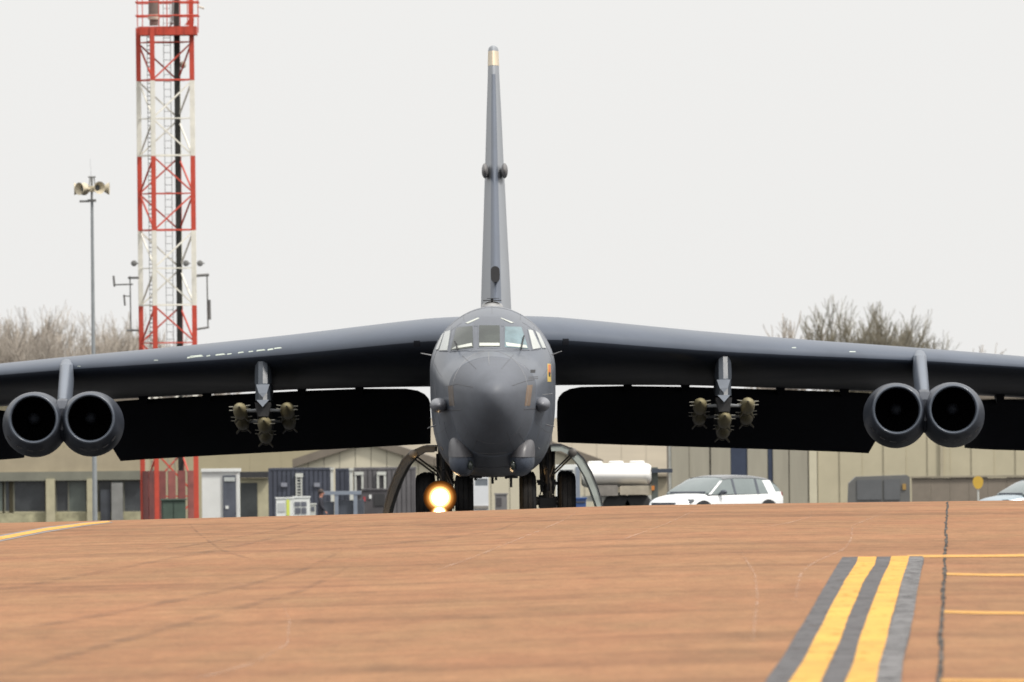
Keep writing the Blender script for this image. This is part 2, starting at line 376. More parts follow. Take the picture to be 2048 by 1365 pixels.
def fus_ring(st, n=72):
    s, hw, zt, zb, zw, eu, el = st; r = []
    for i in range(n):
        q = 2 * math.pi * i / n; c, sn = math.cos(q), math.sin(q)
        e = eu if sn >= 0 else el
        x = hw * math.copysign(abs(c) ** (2/e), c); z = zw + (zt - zw if sn >= 0 else zw - zb) * math.copysign(abs(sn) ** (2/e), sn)
        r.append((AX + x, NOSE + s, z))
    return r
def interp_st(s):
    return tuple([s] + [herm([(q[0], q[k]) for q in ST], s) for k in range(1, 7)])
SS = [0, .005, .02, .045, .08, .125, .16] + [.2 + .1 * i for i in range(58)] + [6.2, 7, 8, 10, 12, 14, 18, 24, 28, 32, 35, 38, 41, 44, 46, 47, 47.8]
fm = MB(); fm.loft([fus_ring(interp_st(s)) for s in SS])
KS = [k for k, q in enumerate(SS) if q <= 1.95][-1]
fus = MB().loft([fus_ring(interp_st(s)) for s in SS[KS:]]).build('fuselage', paint, A, AO, smooth=80)
MB().loft([fus_ring(interp_st(s)) for s in SS[:KS+1]], True, False).build('radome', mat('radome_grey_matt', (.112,.121,.140), .52, var=.2, scale=.7, spec=.3, bump=.05, bscale=1.3), fus, AO, smooth=True)
BV = BVHTree.FromPolygons([Vector(p) for p in fm.v], fm.f)
CAM = Vector((0, 0, HC))
def hit(px, py, bv=None, d=390, dflt=406):
    p = W(px, py, d); dr = (p - CAM).normalized()
    h = (bv or BV).ray_cast(p, dr)
    if h[0] is None: return W(px, py, dflt), Vector((0, -1, 0))
    n = h[1]; n = n if n.dot(dr) < 0 else -n
    return h[0], n
def patch(name, quad, m, lift, parent, k=8, bv=None, thick=.012, dflt=406, smooth=True):
    """curved plate following the skin, from four pixel corners (tl,tr,br,bl)"""
    vo, vi = [], []
    for j in range(k + 1):
        for i in range(k + 1):
            a, b = i / k, j / k
            px = (quad[0][0]*(1-a) + quad[1][0]*a) * (1-b) + (quad[3][0]*(1-a) + quad[2][0]*a) * b
            py = (quad[0][1]*(1-a) + quad[1][1]*a) * (1-b) + (quad[3][1]*(1-a) + quad[2][1]*a) * b
            p, n = hit(px, py, bv, dflt=dflt); vo.append(p + n * lift); vi.append(p - n * thick)
    n2 = (k+1)**2; f = []
    for j in range(k):
        for i in range(k):
            a = j*(k+1)+i; f.append((a, a+1, a+k+2, a+k+1)); f.append((n2+a, n2+a+k+1, n2+a+k+2, n2+a+1))
    ring = [i for i in range(k)] + [k + j*(k+1) for j in range(k)] + [k*(k+1)+k-i for i in range(k)] + [(k-j)*(k+1) for j in range(k)]
    for a, b in zip(ring, ring[1:] + ring[:1]): f.append((b, a, n2+a, n2+b))
    return MB().add(vo + vi, f).build(name, m, parent, AO, smooth=40 if smooth else False)
def skinline(name, pl, m, r, parent, bv=None, sub=6, lift=.002):
    pts = []
    for (x0, y0), (x1, y1) in zip(pl, pl[1:]):
        for i in range(sub):
            t = i / sub; p, n = hit(x0+(x1-x0)*t, y0+(y1-y0)*t, bv); pts.append(p + n * lift)
    p, n = hit(*pl[-1], bv); pts.append(p + n * lift)
    return MB().path(pts, r, 5).build(name, m, parent, AO)

framem = mat('window_frame_grey', (.115, .125, .145), .45, var=.12)
def window(quad, m, sill=None, fr=3.0, frame=True):
    cx = sum(q[0] for q in quad) / 4; cy = sum(q[1] for q in quad) / 4
    if frame:
        q2 = []
        for x, y in quad: q2.append((x + math.copysign(fr, x-cx), y + math.copysign(fr*.9, y-cy)))
        fo = patch('window_frame', q2, framem, .012, fus)
    p = patch('window_pane', quad, m, .022, fus)
    if sill: patch('glare_reflection', sill, palem, .028, fus, k=5)  # pale strip on the pane paints in the glare-shield reflection
patch('windshield_hood', [(903,654),(1069,654),(1076,702),(896,703)], framem, .006, fus, k=14)
patch('brow_panel', [(951,634),(1006,634),(1009,653),(948,653)], framem, .007, fus, k=8)
window([(914,657),(945,654),(947,697),(902,702)], lensm, [(911,695),(944,688),(945,694),(905,700)])
window([(959,652.5),(999,652.5),(1000,695.5),(958,695.5)], lensm, [(959,688),(999,688),(999,694),(959,694)])
window([(1010,655),(1042,655.5),(1056,699),(1009,696)], lensb, [(1011,687),(1052,692.5),(1054,698),(1013,694)])
window([(891,665),(901.5,662),(895,702),(880,702)], curtain, fr=1.6)
window([(1056,661),(1064,662),(1080,697),(1065,700)], curtain, fr=1.6)
window([(884,672),(888.5,667),(877,700),(872.5,700)], curtain, fr=1.0)
window([(1070,663),(1078,669),(1091,697),(1084,697)], curtain, fr=1.3)
patch('eyebrow_window', [(931,647),(956,636.5),(959,637.5),(936,648)], palem, .012, fus, k=5)
patch('eyebrow_window', [(1000,637),(1003,637),(1028,646.5),(1022,647)], palem, .012, fus, k=5)
for pts in ([(912,687),(915,695),(917,704)], [(1046,676),(1043,690),(1041,702)]):
    MB().path([hit(*p)[0] + hit(*p)[1] * .06 for p in pts], .018, 6).build('wiper', bay, fus, AO)
# radome seam, panel joints
seam = []
for i in range(41):
    q = R(200 - 220 * i / 40); seam.append((980 + 76 * math.cos(q), 786 - 84 * math.sin(q)))
skinline('radome_seam', seam, seaml, .006, fus, sub=2)
skinline('panel_joint', [(893,773),(915,769),(945,775)], seamm, .006, fus)
skinline('panel_joint', [(1024,772),(1050,763),(1068,760)], seamm, .006, fus)
skinline('panel_joint', [(977,704),(978,730)], seaml, .006, fus)
skinline('panel_joint', [(925,712),(952,738)], seamm, .005, fus)
skinline('panel_joint', [(1027,710),(1003,738)], seamm, .005, fus)
skinline('panel_joint', [(885,820),(905,821),(922,820)], seamm, .008, fus)
skinline('panel_joint', [(1048,819),(1062,818),(1075,818)], seamm, .008, fus)
skinline('panel_joint', [(955,906),(985,908),(1013,905)], seamm, .008, fus)
skinline('panel_joint', [(950,934),(985,936),(1015,933)], seamm, .008, fus)
skinline('panel_joint', [(1085,790),(1105,788)], seaml, .006, fus)
skinline('panel_joint', [(868,760),(872,800),(880,850)], seamm, .005, fus)
def ring_line(s0, a0, a1, m, r=.005, n=40):
    rg = fus_ring(interp_st(s0), 360); pts = []
    for i in range(n + 1): pts.append(Vector(rg[int(a0 + (a1 - a0) * i / n) % 360]))
    MB().path(pts, r, 4).build('panel_joint', m, fus, AO)
def long_line(ang, s0, s1, m, r=.004, n=30):
    pts = [Vector(fus_ring(interp_st(s0 + (s1 - s0) * i / n), 360)[ang % 360]) for i in range(n + 1)]
    MB().path(pts, r, 4).build('panel_joint', m, fus, AO)
ring_line(2.75, 200, 262, seamm); ring_line(2.75, 278, 340, seamm); ring_line(4.6, -60, 60, seamm); ring_line(4.6, 120, 240, seamm); ring_line(5.6, 20, 160, seamm, .006); ring_line(1.3, 215, 325, seamm, .004)
for ang, s0, s1 in ((12,2.8,6.2),(168,2.8,6.2),(335,2.2,6.2),(205,2.2,6.2),(312,1.4,5),(228,1.4,5),(295,1.0,4),(245,1.0,4),(62,4.7,7),(118,4.7,7),(90,4.7,7)): long_line(ang, s0, s1, seamm)
patch('worn_panel', [(1054,771),(1065,770),(1060,812),(1049,812)], brownm, .005, fus)
patch('worn_panel', [(896,772),(906,772),(909,812),(899,812)], mat('worn_primer_dark', (.12,.10,.085), .6, var=.25, scale=4), .005, fus)
patch('stencil_mark', [(1061,740),(1071,740),(1070,746),(1061,746)], bay, .005, fus, k=3)
for yy in (754, 757.5):
    patch('stencil_line', [(1057,yy),(1076,yy-.6),(1076,yy+.6),(1057,yy+1.2)], seamm, .005, fus, k=4)
# squadron badge: shield with orange field, black figure and yellow foot
patch('nose_badge', [(1095,728),(1101,728),(1102,764),(1095,764)], mat('badge_yellow', (.62,.44,.10), .5, var=.1), .006, fus)
patch('badge_field', [(1096,730),(1100.5,730),(1101,748),(1096,748)], mat('badge_orange', (.55,.17,.05), .5, var=.1), .010, fus)
patch('badge_figure', [(1096.5,744),(1100,746),(1100,754),(1097,753)], bay, .013, fus)
# cheek sensor pods
for px, py, s in ((877, 811, -1), (1083.5, 809, 1)):
    c = W(px, py, 404.5)
    p = MB().ell(c, (.205, .66, .175), 22, 14).build('cheek_pod', mat('pod_grey', (.17,.175,.195), .4, var=.1), A, AO, smooth=True)
    q = W(px - s * 21, py + .5, 404.45)
    MB().prism([(q.x - .10, q.z - .03), (q.x + .10, q.z - .05), (q.x + .10, q.z + .04), (q.x - .08, q.z + .08)], 404.3, 404.9).build('pod_intake', bay, p, AO)
# chin turrets: rounded fairing above, blue-grey rotating turret below
def chin_loft(px, rows, yr, d):
    rings = []
    for row, hw, k, off in rows:
        c = W(px + off, row, d); h = hw / F * d
        rings.append([(c.x + h*math.copysign(abs(math.cos(q))**.85, math.cos(q)), d + yr*k*math.sin(q), c.z) for q in [2*math.pi*i/32 for i in range(32)]])
    return MB().loft(rings)
for px, s in ((924, -1), (1043, 1)):
    p = chin_loft(px, [(869.5,3,.1,s*9),(871,8,.3,s*8.5),(875,13.5,.52,s*7.5),(882,19,.72,s*5.5),(892,23.5,.87,s*3),(903,26,.96,s*1),(914.5,27,1,0)], 1.0, 404.75).build('chin_fairing', mat('chin_grey', (.10,.098,.105), .42, var=.1), A, AO, smooth=50)
    t = chin_loft(px, [(915,26.2,.97,0),(924,26.2,.97,0),(934,24.5,.92,0),(943,20.5,.8,-s*1.5),(949,15,.6,-s*3),(953,7,.3,-s*4)], 1.0, 404.75).build('chin_turret', mat('turret_blue_grey', (.075,.088,.115), .3, var=.12), p, AO, smooth=50)
    q = W(px - s * 17, 931, 403.92)
    MB().ell(q, (.07, .10, .12), 14, 8).build('turret_window', lensm, p, AO, smooth=True)
# dorsal antenna dome and mast
c = W(984, 612, 408)
d0 = MB().ell((c.x, 410.5, 5.40), (.27, .9, .16), 20, 12).build('dorsal_dome', mat('dome_grey', (.30,.30,.30), .45, var=.15), A, AO, smooth=True)
MB().tube(W(984,606,410), W(984,598,410), .03).box(W(966,602.3,409.9), W(1003,600.5,410.1) + Vector((0,.2,0))).box(W(974,598,409.9), W(998,597,410.1) + Vector((0,.2,0))).build('dorsal_antenna', bay, A, AO)
# probes and blades on the sides
for a, b in (((862,711),(842,707)), ((1104,710),(1123,703)), ((871,851),(855,857)), ((1088,849),(1109,854)), ((886,900),(881,893)), ((1073,893),(1079,898))):
    MB().tube(W(*a,405.5), W(*b,405.1), .017, .010, 8).build('air_probe', seaml, A, AO)
for px, h in ((951,8),(985,15),(992,8),(1022,22),(1012,5)):
    a = W(px, 951, 407.5); b = W(px, 953 + h, 407.5)
    MB().box((a.x-.03, 407.3, b.z), (a.x+.03, 407.7, a.z+.05)).build('belly_antenna', bay, A, AO)
for i, px in enumerate((945, 958, 1018, 1030)):
    a = W(px, 952, 406.6); MB().box((a.x-.07, 406.5, a.z-.06), (a.x+.07, 406.9, a.z+.06)).build('belly_fitting', bay, A, AO)

# ---- wings
TOPV = [(0,629),(60,630),(100,631.5),(126,633),(213,642),(413,664),(613,683),(813,700),(1061,723),(1400,760),(2300,880)]
BOTV = [(0,769),(100,769),(126,769),(383,772),(573,780),(733,787),(864,793),(1061,805),(1400,836),(2300,930)]
def le_d(x): return 414.0 + (x - 1.5) * .75
def chord(x): return 9.6 - (x - 1.5) * .2445 if x < 10.5 else max(3.6, 7.4 - (x - 10.5) * .215)
def tc(x): return .14 - (x - 1.5) * .0033 if x < 10.5 else .11 - (x - 10.5) * .0018
def zrow(U_m, row_knots, d):
    U = U_m * F / d
    return HC + (850 - herm(row_knots, U)) / F * d
def af(t, th):
    return 5 * th * (.2969*math.sqrt(t) - .126*t - .3516*t*t + .2843*t**3 - .1036*t**4)
TS = [0,.003,.008,.018,.035,.06,.09,.13,.18,.25,.34,.45,.57,.7,.82,.92,1]
def wing_ring(x, sgn):
    c, th, dl = chord(x), tc(x), le_d(x)
    zt = zrow(x, TOPV, dl + .22*c); zb = zrow(x, BOTV, dl + c)
    inc = (zt - zb - .6 * th * c) / (.8 * c)
    zl = zb + inc * c
    up = [(t, af(t, th) * 1.2) for t in TS]; lo = [(t, -af(t, th) * .8) for t in TS]
    loop = up + lo[::-1][1:-1] if False else [(t, h) for t, h in up] + [(t, h - (0.004 if t == 1 else 0)) for t, h in lo[::-1][:-1]]
    return [(AX + sgn * x, dl + t * c, zl - t * inc * c + h * c) for t, h in loop]
XS = [.15, .5, .85, 1.2, 1.6, 2.2, 3, 4, 5, 6, 7, 8, 9, 10, 10.5, 11, 12, 13, 14, 16, 18, 20, 22, 24, 26, 28]
WBV = {}
for sgn in (-1, 1):
    wm = MB(); wm.loft([wing_ring(x, sgn) for x in XS]); WBV[sgn] = BVHTree.FromPolygons([Vector(p) for p in wm.v], wm.f)
    wob = wm.build('wing', wing_shade_paint, A, AO, smooth=60)
    wob.data.materials.append(mat('wing_lit_grey', (.078,.094,.124), .36, var=.16, scale=.5, spec=.5, stretch=(.3,1,1)))
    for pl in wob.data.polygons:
        if pl.normal.z > .12: pl.material_index = 1  # upward faces lighter, rest near black: light and shade painted into the wing
    # intake scoops in the leading edge near the root
    px = 834 if sgn < 0 else 1131
    patch('leading_edge_port', [(px-6,682 if sgn < 0 else 678),(px+6,682 if sgn < 0 else 678),(px+6,693 if sgn < 0 else 690),(px-6,693 if sgn < 0 else 690)], flap_shade_paint, .01, wob, k=3, bv=WBV[sgn], dflt=415)
    # root fillet
    def wp(U, row, d):    # unrolled pixel rows, U measured outwards from the centreline
        return Vector((AX + sgn * U / F * d, d, HC + (850 - row) / F * d))
    fil = [[wp(60, 616+14*k, 413 + 2.2*k) for k in range(8)], [wp(118, 630+14*k, 414 + 1.6*k) for k in range(8)]]
    # flaps: columns across the span, thick plates swung down behind the trailing edge
    def flap(name, cols):
        rings = []
        for U, top, bot in cols:
            xm = U / F * 427; dT = le_d(xm) + chord(xm) - .25
            hgt = (bot - top) / F * dT
            a = wp(U, top, dT); b = wp(U, bot, dT + hgt * .75)
            n = Vector((0, b.z - a.z, -(b.y - a.y))).normalized()   # forward-down normal
            if n.y > 0: n = -n
            pr = []
            for t, hh in ((0,.02),(.08,.11),(.3,.15),(.65,.10),(1,.012)): pr.append(a.lerp(b, t) + n * hh)
            for t, hh in ((1,.012),(.65,.03),(.3,.05),(.08,.03),(0,.01)): pr.append(a.lerp(b, t) - n * hh)
            rings.append(pr)
        return MB().loft(rings).build(name, flap_shade_paint, A, AO, smooth=40)
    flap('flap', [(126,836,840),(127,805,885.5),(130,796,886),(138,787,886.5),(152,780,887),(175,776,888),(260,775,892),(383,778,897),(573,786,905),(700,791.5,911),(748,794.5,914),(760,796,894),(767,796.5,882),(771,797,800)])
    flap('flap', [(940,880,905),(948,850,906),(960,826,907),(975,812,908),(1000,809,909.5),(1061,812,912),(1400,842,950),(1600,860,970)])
    for U in (268, 383, 500, 573, 700, 1010):     # flap track brackets
        if U in (500,): continue
        xm = U / F * 427; dT = le_d(xm) + chord(xm) - .3
        r0 = herm(BOTV, U) - 6
        a, b = wp(U - 10, r0, dT), wp(U + 10, r0 + 22, dT)
        MB().prism([(a.x, a.z), (b.x, a.z), (b.x - sgn*.05, b.z), (a.x + sgn*.05, b.z)], dT - 1.2, dT + .5).build('flap_track', flap_shade_paint, A, AO)
    wp_ = wp
# worn bright patches along the leading edge of the left-hand wing
chip_glintm = mat('bare_chip_and_glint', (.62, .68, .60), .4, var=.2, scale=5)
for (x, y, l, h) in ((393,714.5,14,3.4),(381,716,7,2.6),(417,712.6,4,1.8),(441,710.5,10,2.4),(459,709,5,1.6),(482,706,6,2),(502,704,5,1.6),(522,702,9,2.2),(541,700,6,2.4),(556,697.5,8,1.8)):
    sl = -.10
    patch('chip_and_glint', [(x-l*.9,y-h*.2-sl*-l*.9),(x+l*.7,y-h+sl*l*.7),(x+l,y+h*.1+sl*l),(x-l,y+h-sl*-l)], chip_glintm, .004, A, k=4, bv=WBV[-1], dflt=417, thick=.004)
for (x, y, l, h) in ((1588,696,4,.6),(1705,704,6,.6),(158,733,3,.6),(312,721,4,.6)):  # tiny pale specks painting in glints along both wings
    s_ = 1 if x > 1000 else -1
    patch('chip_and_glint', [(x-l,y-h),(x+l,y-h),(x+l,y+h),(x-l,y+h)], chip_glintm, .004, A, k=3, bv=WBV[s_], dflt=420, thick=.004)

# ---- fin and tailplane
def tailpt(y, d): return HC + (850 - y) / F * d
fin = []; FX = -31.5
finrows = [(640,435,12,31),(612,435.3,11.5,30.3),(540,436.6,10.5,27.5),(460,438.2,9.5,24),(380,439.8,8.5,20.8),(300,441.4,7.2,17.5),(220,443,6,14.5),(150,444.4,5,11.5),(100,445.4,4.6,10.2),(95,445.6,4,8.8),(92,445.9,2.6,5)]
def fin_section(row, dl, c, hwpx, ex=0):
    z = tailpt(row, dl + .3*c); hw = hwpx / F * (dl + .3*c); x0 = FX / F * dl
    sh = [(0,0),(.004,.10),(.012,.20),(.03,.32),(.07,.52),(.14,.74),(.25,.93),(.38,1),(.6,.82),(.85,.35),(1,.05)]
    return [(x0 + hw*h*(1+ex), dl + t*c*(1), z) for t, h in sh] + [(x0 - hw*h*(1+ex), dl + t*c, z) for t, h in sh[::-1][:-1]]
fb = MB(); fb.loft([fin_section(r, d, c*.75, h) for r, d, c, h in finrows]); finob = fb.build('tail_fin', fin_paint, A, AO, smooth=50)
FBV = BVHTree.FromPolygons([Vector(p) for p in fb.v], fb.f)
# bluish rubber boot on the leading edge
eb = MB(); rr = []
for r, d, c, h in finrows[:-3]:
    z = tailpt(r, d + .3*c*.75); x0 = FX / F * d; hw = h / F * d; cc = c*.75
    rr.append([(x0 + sx * hw * q * 1.06, d - .03 + t*cc, z) for sx, q, t in ((-1,.34,.028),(-1,.2,.01),(-1,.1,.002),(0,0,-.001),(1,.1,.002),(1,.2,.01),(1,.34,.028))])
eb.loft(rr, False, False, closed=False).build('leading_edge_boot', fin_edge, finob, AO, smooth=True)
tm = MB(); tm.loft([fin_section(r, d, c*.75, h, .03) for r, d, c, h in ((132,444.74,4.85,11.0),(103,445.33,4.6,10.3))]); tm.build('fin_tip_panel', mat('cream_panel', (.60,.50,.36), .5, var=.1), finob, AO, smooth=50)
for sx in (-1, 1):
    c = W(989.5 + sx * 19.5, 342, 440.9); MB().ell(c, (.088, .7, .20), 16, 12).build('fin_pod', mat('finpod', (.13,.125,.125), .45, var=.1), finob, AO, smooth=True)
ci = W(990.5, 549, 436.0)
MB().prism([(ci.x + .115*math.cos(q) , ci.z + .13*math.copysign(1, math.sin(q)) * (abs(math.sin(q)) > .01) * .7 + .115*math.sin(q)) for q in [R(i*15+.5) for i in range(24)]], 435.7, 436.75).build('fin_light_port', bay, finob, AO)
for sx in (-1, 1):
    rings = []
    for x, d, c, z in ((.6,438,6.2,4.35),(8,443.5,2.6,4.3)):
        rings.append([(AX + sx*x, d + t*c, z + h*c) for t, h in [(t, af(t,.1)) for t in TS] + [(t, -af(t,.1)) for t in TS[::-1][1:-1]]])
    MB().loft(rings).build('tailplane', MATS['wing_lit_grey'], A, AO, smooth=50)

# ---- engine pods
lip = mat('inlet_lip', (.085,.10,.125), .3, var=.1, scale=2, spec=.6)
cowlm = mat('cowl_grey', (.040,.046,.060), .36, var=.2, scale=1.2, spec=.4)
pylonm = mat('pylon_grey', (.13,.15,.185), .4, var=.12, scale=1.0)
fanm = mat('fan_dark', (.002,.002,.0025), .9, spec=.1, metal=0, var=.3, scale=6)
for sgn in (-1, 1):
    D = 415.5; sc = D / F
    cx = AX + sgn * 864 * sc; cz = HC + (850 - 828.5) * sc
    cm = MB(); 
    def ring(s, dz, r, ox, n=44):
        r *= .965; return [(ox + r*math.cos(2*math.pi*i/n), D + s, cz + dz + r*math.sin(2*math.pi*i/n)) for i in range(n)]
    for e in (-1, 1):
        ox = cx + e * 56.5 * sc
        cm.loft([ring(s, dz, r, ox) for s, dz, r in ((.03,0,.625),(.10,-.005,.655),(.2,-.02,.685),(.4,-.05,.725),(.7,-.09,.77),(1.1,-.12,.81),(1.7,-.135,.83),(2.4,-.13,.81),(3.2,-.08,.70),(4.0,-.03,.55),(4.8,0,.42))], False, True)
    # web between the two cowls
    cm.loft([[(cx + x, D + s, cz + z*k) for x, z in ((-.17,.34),(-.12,.44),(0,.46),(.12,.44),(.17,.34),(.09,0),(.10,-.35),(0,-.52),(-.10,-.35),(-.09,0))] for s, k in ((.34,.55),(.6,.95),(1.4,1.1),(3.5,1.0))])
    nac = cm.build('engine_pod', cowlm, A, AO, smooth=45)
    for e in (-1, 1):
        ox = cx + e * 56.5 * sc
        MB().loft([ring(s, 0, r, ox) for s, r in ((.3,.552),(.12,.556),(.05,.565),(.012,.58),(0,.595),(.012,.615),(.05,.636))], False, False).build('inlet_lip', lip, nac, AO, smooth=True)
        MB().loft([ring(s, 0, r, ox) for s, r in ((1.2,.535),(.6,.545),(.26,.5515))], False, False).build('inlet_duct', fanm, nac, AO, smooth=True)
        fmb = MB(); n = 26
        for i in range(n):
            q = 2*math.pi*i/n
            c0, s0 = math.cos(q), math.sin(q); c1, s1 = math.cos(q+.16), math.sin(q+.16)
            fmb.add([(ox + .15*c0, D+1.02, cz + .15*s0), (ox + .53*c0, D+.98, cz + .53*s0), (ox + .53*c1, D+1.1, cz + .53*s1), (ox + .15*c1, D+1.1, cz + .15*s1)], [(0,1,2,3)])
        fmb.loft([ring(1.14, 0, .535, ox, 24), ring(1.15, 0, .02, ox, 24)], False, True)
        fmb.build('fan', fanm, nac, AO)
        MB().lathe((ox, D+.72, cz), (0,1,0), [(0,.005),(.03,.05),(.1,.10),(.22,.14),(.36,.16)], 20).build('spinner', mat('spinner_grey', (.07,.08,.10), .3, metal=.6, var=.1), nac, AO, smooth=True)
    # cooling slots under the cowls
    for e, qs in ((-1, (215, 240, 262, 285)), (1, (255, 278, 300, 322))):
        ox = cx + e * 56.5 * sc
        for q in qs:
            a, b = R(q - 6), R(q + 6); m3 = R(q)
            for_ = MB(); pts = []
            for ang in (a, m3, b):
                pts.append((ox + .735*math.cos(ang), D + .36, cz - .05 + .735*math.sin(ang)))
            for_.path(pts, .017, 5).build('cowl_slot', bay, nac, AO)
    # pylon
    pr = []
    xl = 864 * sc
    for row, d0, d1, hw in ((815,416.1,421.5,.11),(800,416.7,422.5,.12),(770,418.0,424,.125),(740,419.1,424.5,.125),(722,419.8,424.6,.125),(712,420.3,424.4,.12),(706,420.7,424,.10),(703,421.1,423.2,.05)):
        row += 8 if row < 720 else 0
        row -= 2 if row < 760 else 9
        z = HC + (850 - row) / F * d0; xc = AX + sgn * (xl + (d0 - D) * 864 / F * .0)
        c = d1 - d0
        sh = [(0,0),(.006,.35),(.02,.62),(.06,.9),(.15,1.25),(.4,1.45),(.8,.9),(1,.15)]
        pr.append([(xc + hw*h, d0 + t*c, z) for t, h in sh] + [(xc - hw*h, d0 + t*c, z) for t, h in sh[::-1][:-1]])
    MB().loft(pr).build('engine_pylon', pylonm, A, AO, smooth=45)

# ---- weapon pylons, racks and bombs
def bomb_proto():
    e = empty('aerial_bomb', (0,0,0), 'x', 'bomb', 'bombs hanging in clusters under the wings')
    MB().lathe((0,0,0), (0,1,0), [(0,.022),(.06,.045),(.18,.088),(.34,.138),(.52,.178),(.7,.197),(.8,.2),(1.35,.2),(1.6,.185),(1.9,.13),(2.15,.085),(2.2,.02)], 20).build('body', olive, e, smooth=45)
    MB().lathe((0,-.11,0), (0,1,0), [(0,.004),(.02,.016),(.12,.024)], 14).build('nose_fuze', bay, e, smooth=45)
    fg = mat('bomb_fin', (.15,.135,.09), .5, var=.25)
    for k in range(4):
        q = R(45 + 90*k); c, s = math.cos(q), math.sin(q); t = .012
        o = MB(); P = [(.10,1.72),(.29,1.95),(.29,2.3),(.08,2.3)]
        o.add([(c*r - s*t, y, s*r + c*t) for r, y in P] + [(c*r + s*t, y, s*r - c*t) for r, y in P], [(0,1,2,3),(7,6,5,4),(0,4,5,1),(1,5,6,2),(2,6,7,3),(3,7,4,0)])
        o.build('fin', fg, e)
    for a in (0, 180):           # sway-brace studs beside the nose
        for dz in (-.03, .07):
            c = math.cos(R(a)); MB().tube((c*.17, .5, dz), (c*.30, .5, dz + .01), .014).build('stud', mat('stud_grey', (.25,.24,.2), .4, var=.1), e)
    MB().lathe((0,2.1,0), (0,1,0), [(0,.15),(.0,.165),(.08,.165),(.08,.15)], 18).build('tail_ring', fg, e)
    return e
proto = bomb_proto(); first = True
hung = mat('rack_grey', (.05,.06,.075), .45, var=.2, scale=3)
pale_py = mat('pylon_pale', (.11,.125,.15), .35, var=.15, scale=2)
for sgn, wn in ((-1, 'left'), (1, 'right')):
    D = 416.50; sc = D / F; U = 461
    cx = AX + sgn * U * sc
    def zr(row, d=D): return HC + (850 - row) / F * d
    # stub pylon: tapered fairing under the wing with a faceted pale nose
    rings = []
    for row, d0, d1, hw in ((718,417.15,421.80,.19),(735,417.05,421.80,.20),(762,416.85,421.80,.205),(764,416.80,421.80,.185),(796,416.60,421.60,.19)):
        z = zr(row, d0)
        rings.append([(cx - hw, d0 + .35, z), (cx - hw*.55, d0 + .04, z), (cx, d0, z), (cx + hw*.55, d0 + .04, z), (cx + hw, d0 + .35, z), (cx + hw, d1, z), (cx - hw, d1, z)])
    py = MB().loft(rings).build('weapon_pylon', hung, A, AO, smooth=30)
    t0 = zr(766, 416.70)
    MB().add([(cx - .165, 416.72, zr(764)), (cx + .165, 416.72, zr(764)), (cx + .10, 416.46, zr(781)), (cx, 416.40, zr(790)), (cx - .10, 416.46, zr(781)), (cx, 416.90, zr(776))], [(0,1,2,3,4),(1,0,5),(2,1,5),(3,2,5),(4,3,5),(0,4,5)]).build('pylon_nose_plate', pale_py, py, AO)
    MB().add([(cx - .155, 416.25, zr(795)), (cx + .155, 416.25, zr(795)), (cx, 416.05, zr(809)), (cx - .155, 416.80, zr(796)), (cx + .155, 416.80, zr(796)), (cx, 416.80, zr(813))], [(0,1,2),(3,5,4),(0,3,4,1),(1,4,5,2),(2,5,3,0)]).build('rack_nose', pale_py, py, AO)
    # rack beam slopes down towards the tail
    TAN = .095
    def beam(x0, r0, x1, r1, y0, y1):
        pts = []
        for y in (y0, y1):
            dz = -(y - D) * TAN
            pts += [(cx + x0, y, zr(r0) + dz), (cx + x1, y, zr(r0) + dz), (cx + x1*.6, y, zr(r1) + dz), (cx + x0*.6, y, zr(r1) + dz)]
        return MB().add(pts, [(0,1,2,3),(7,6,5,4),(0,4,5,1),(1,5,6,2),(2,6,7,3),(3,7,4,0)])
    beam(-.2, 800, .2, 828, 416.50, 422.30).build('rack_beam', bay, py, AO)
    offs = ((-47, -14), (48, -14), (2, 14))
    for k in range(2):
        y0 = 416.40 + k * 2.75
        for ox, oy in offs:
            dz = -(y0 + .6 - D) * TAN
            a = Vector((cx + ox*.25*sc, y0 + .7, zr(812) + dz)); b = Vector((cx + ox*.8*sc, y0 + .7, zr(825 + oy*.6) + dz + .04))
            for yo in (0, .5): MB().tube(a + Vector((0,yo,0)), b + Vector((0,yo,0)), .048, .033, 8).build('rack_arm', mat('arm_grey', (.2,.21,.22), .4, var=.2), py, AO)
    for k in range(2):
        y0 = 416.20 + k * 2.75
        for j, (ox, oy) in enumerate(offs):
            b = proto if first else copy_tree(proto); first = False
            b.scale = (.87, 1, .87); b.location = (cx + ox*sc, y0, zr(825 + oy) - (y0 - D) * TAN)
            b.rotation_euler = (-math.atan(TAN), R((j*7 + k*11) % 9 - 4), R(random.uniform(-.5,.5)))
            row = 'front' if k == 0 else 'rear'
            pos = ('outer' if sgn < 0 else 'inner', 'inner' if sgn < 0 else 'outer', 'lowest')[j]
            b['label'] = f'olive bomb, {pos} one of the {row} trio under the wing on the {wn} side'

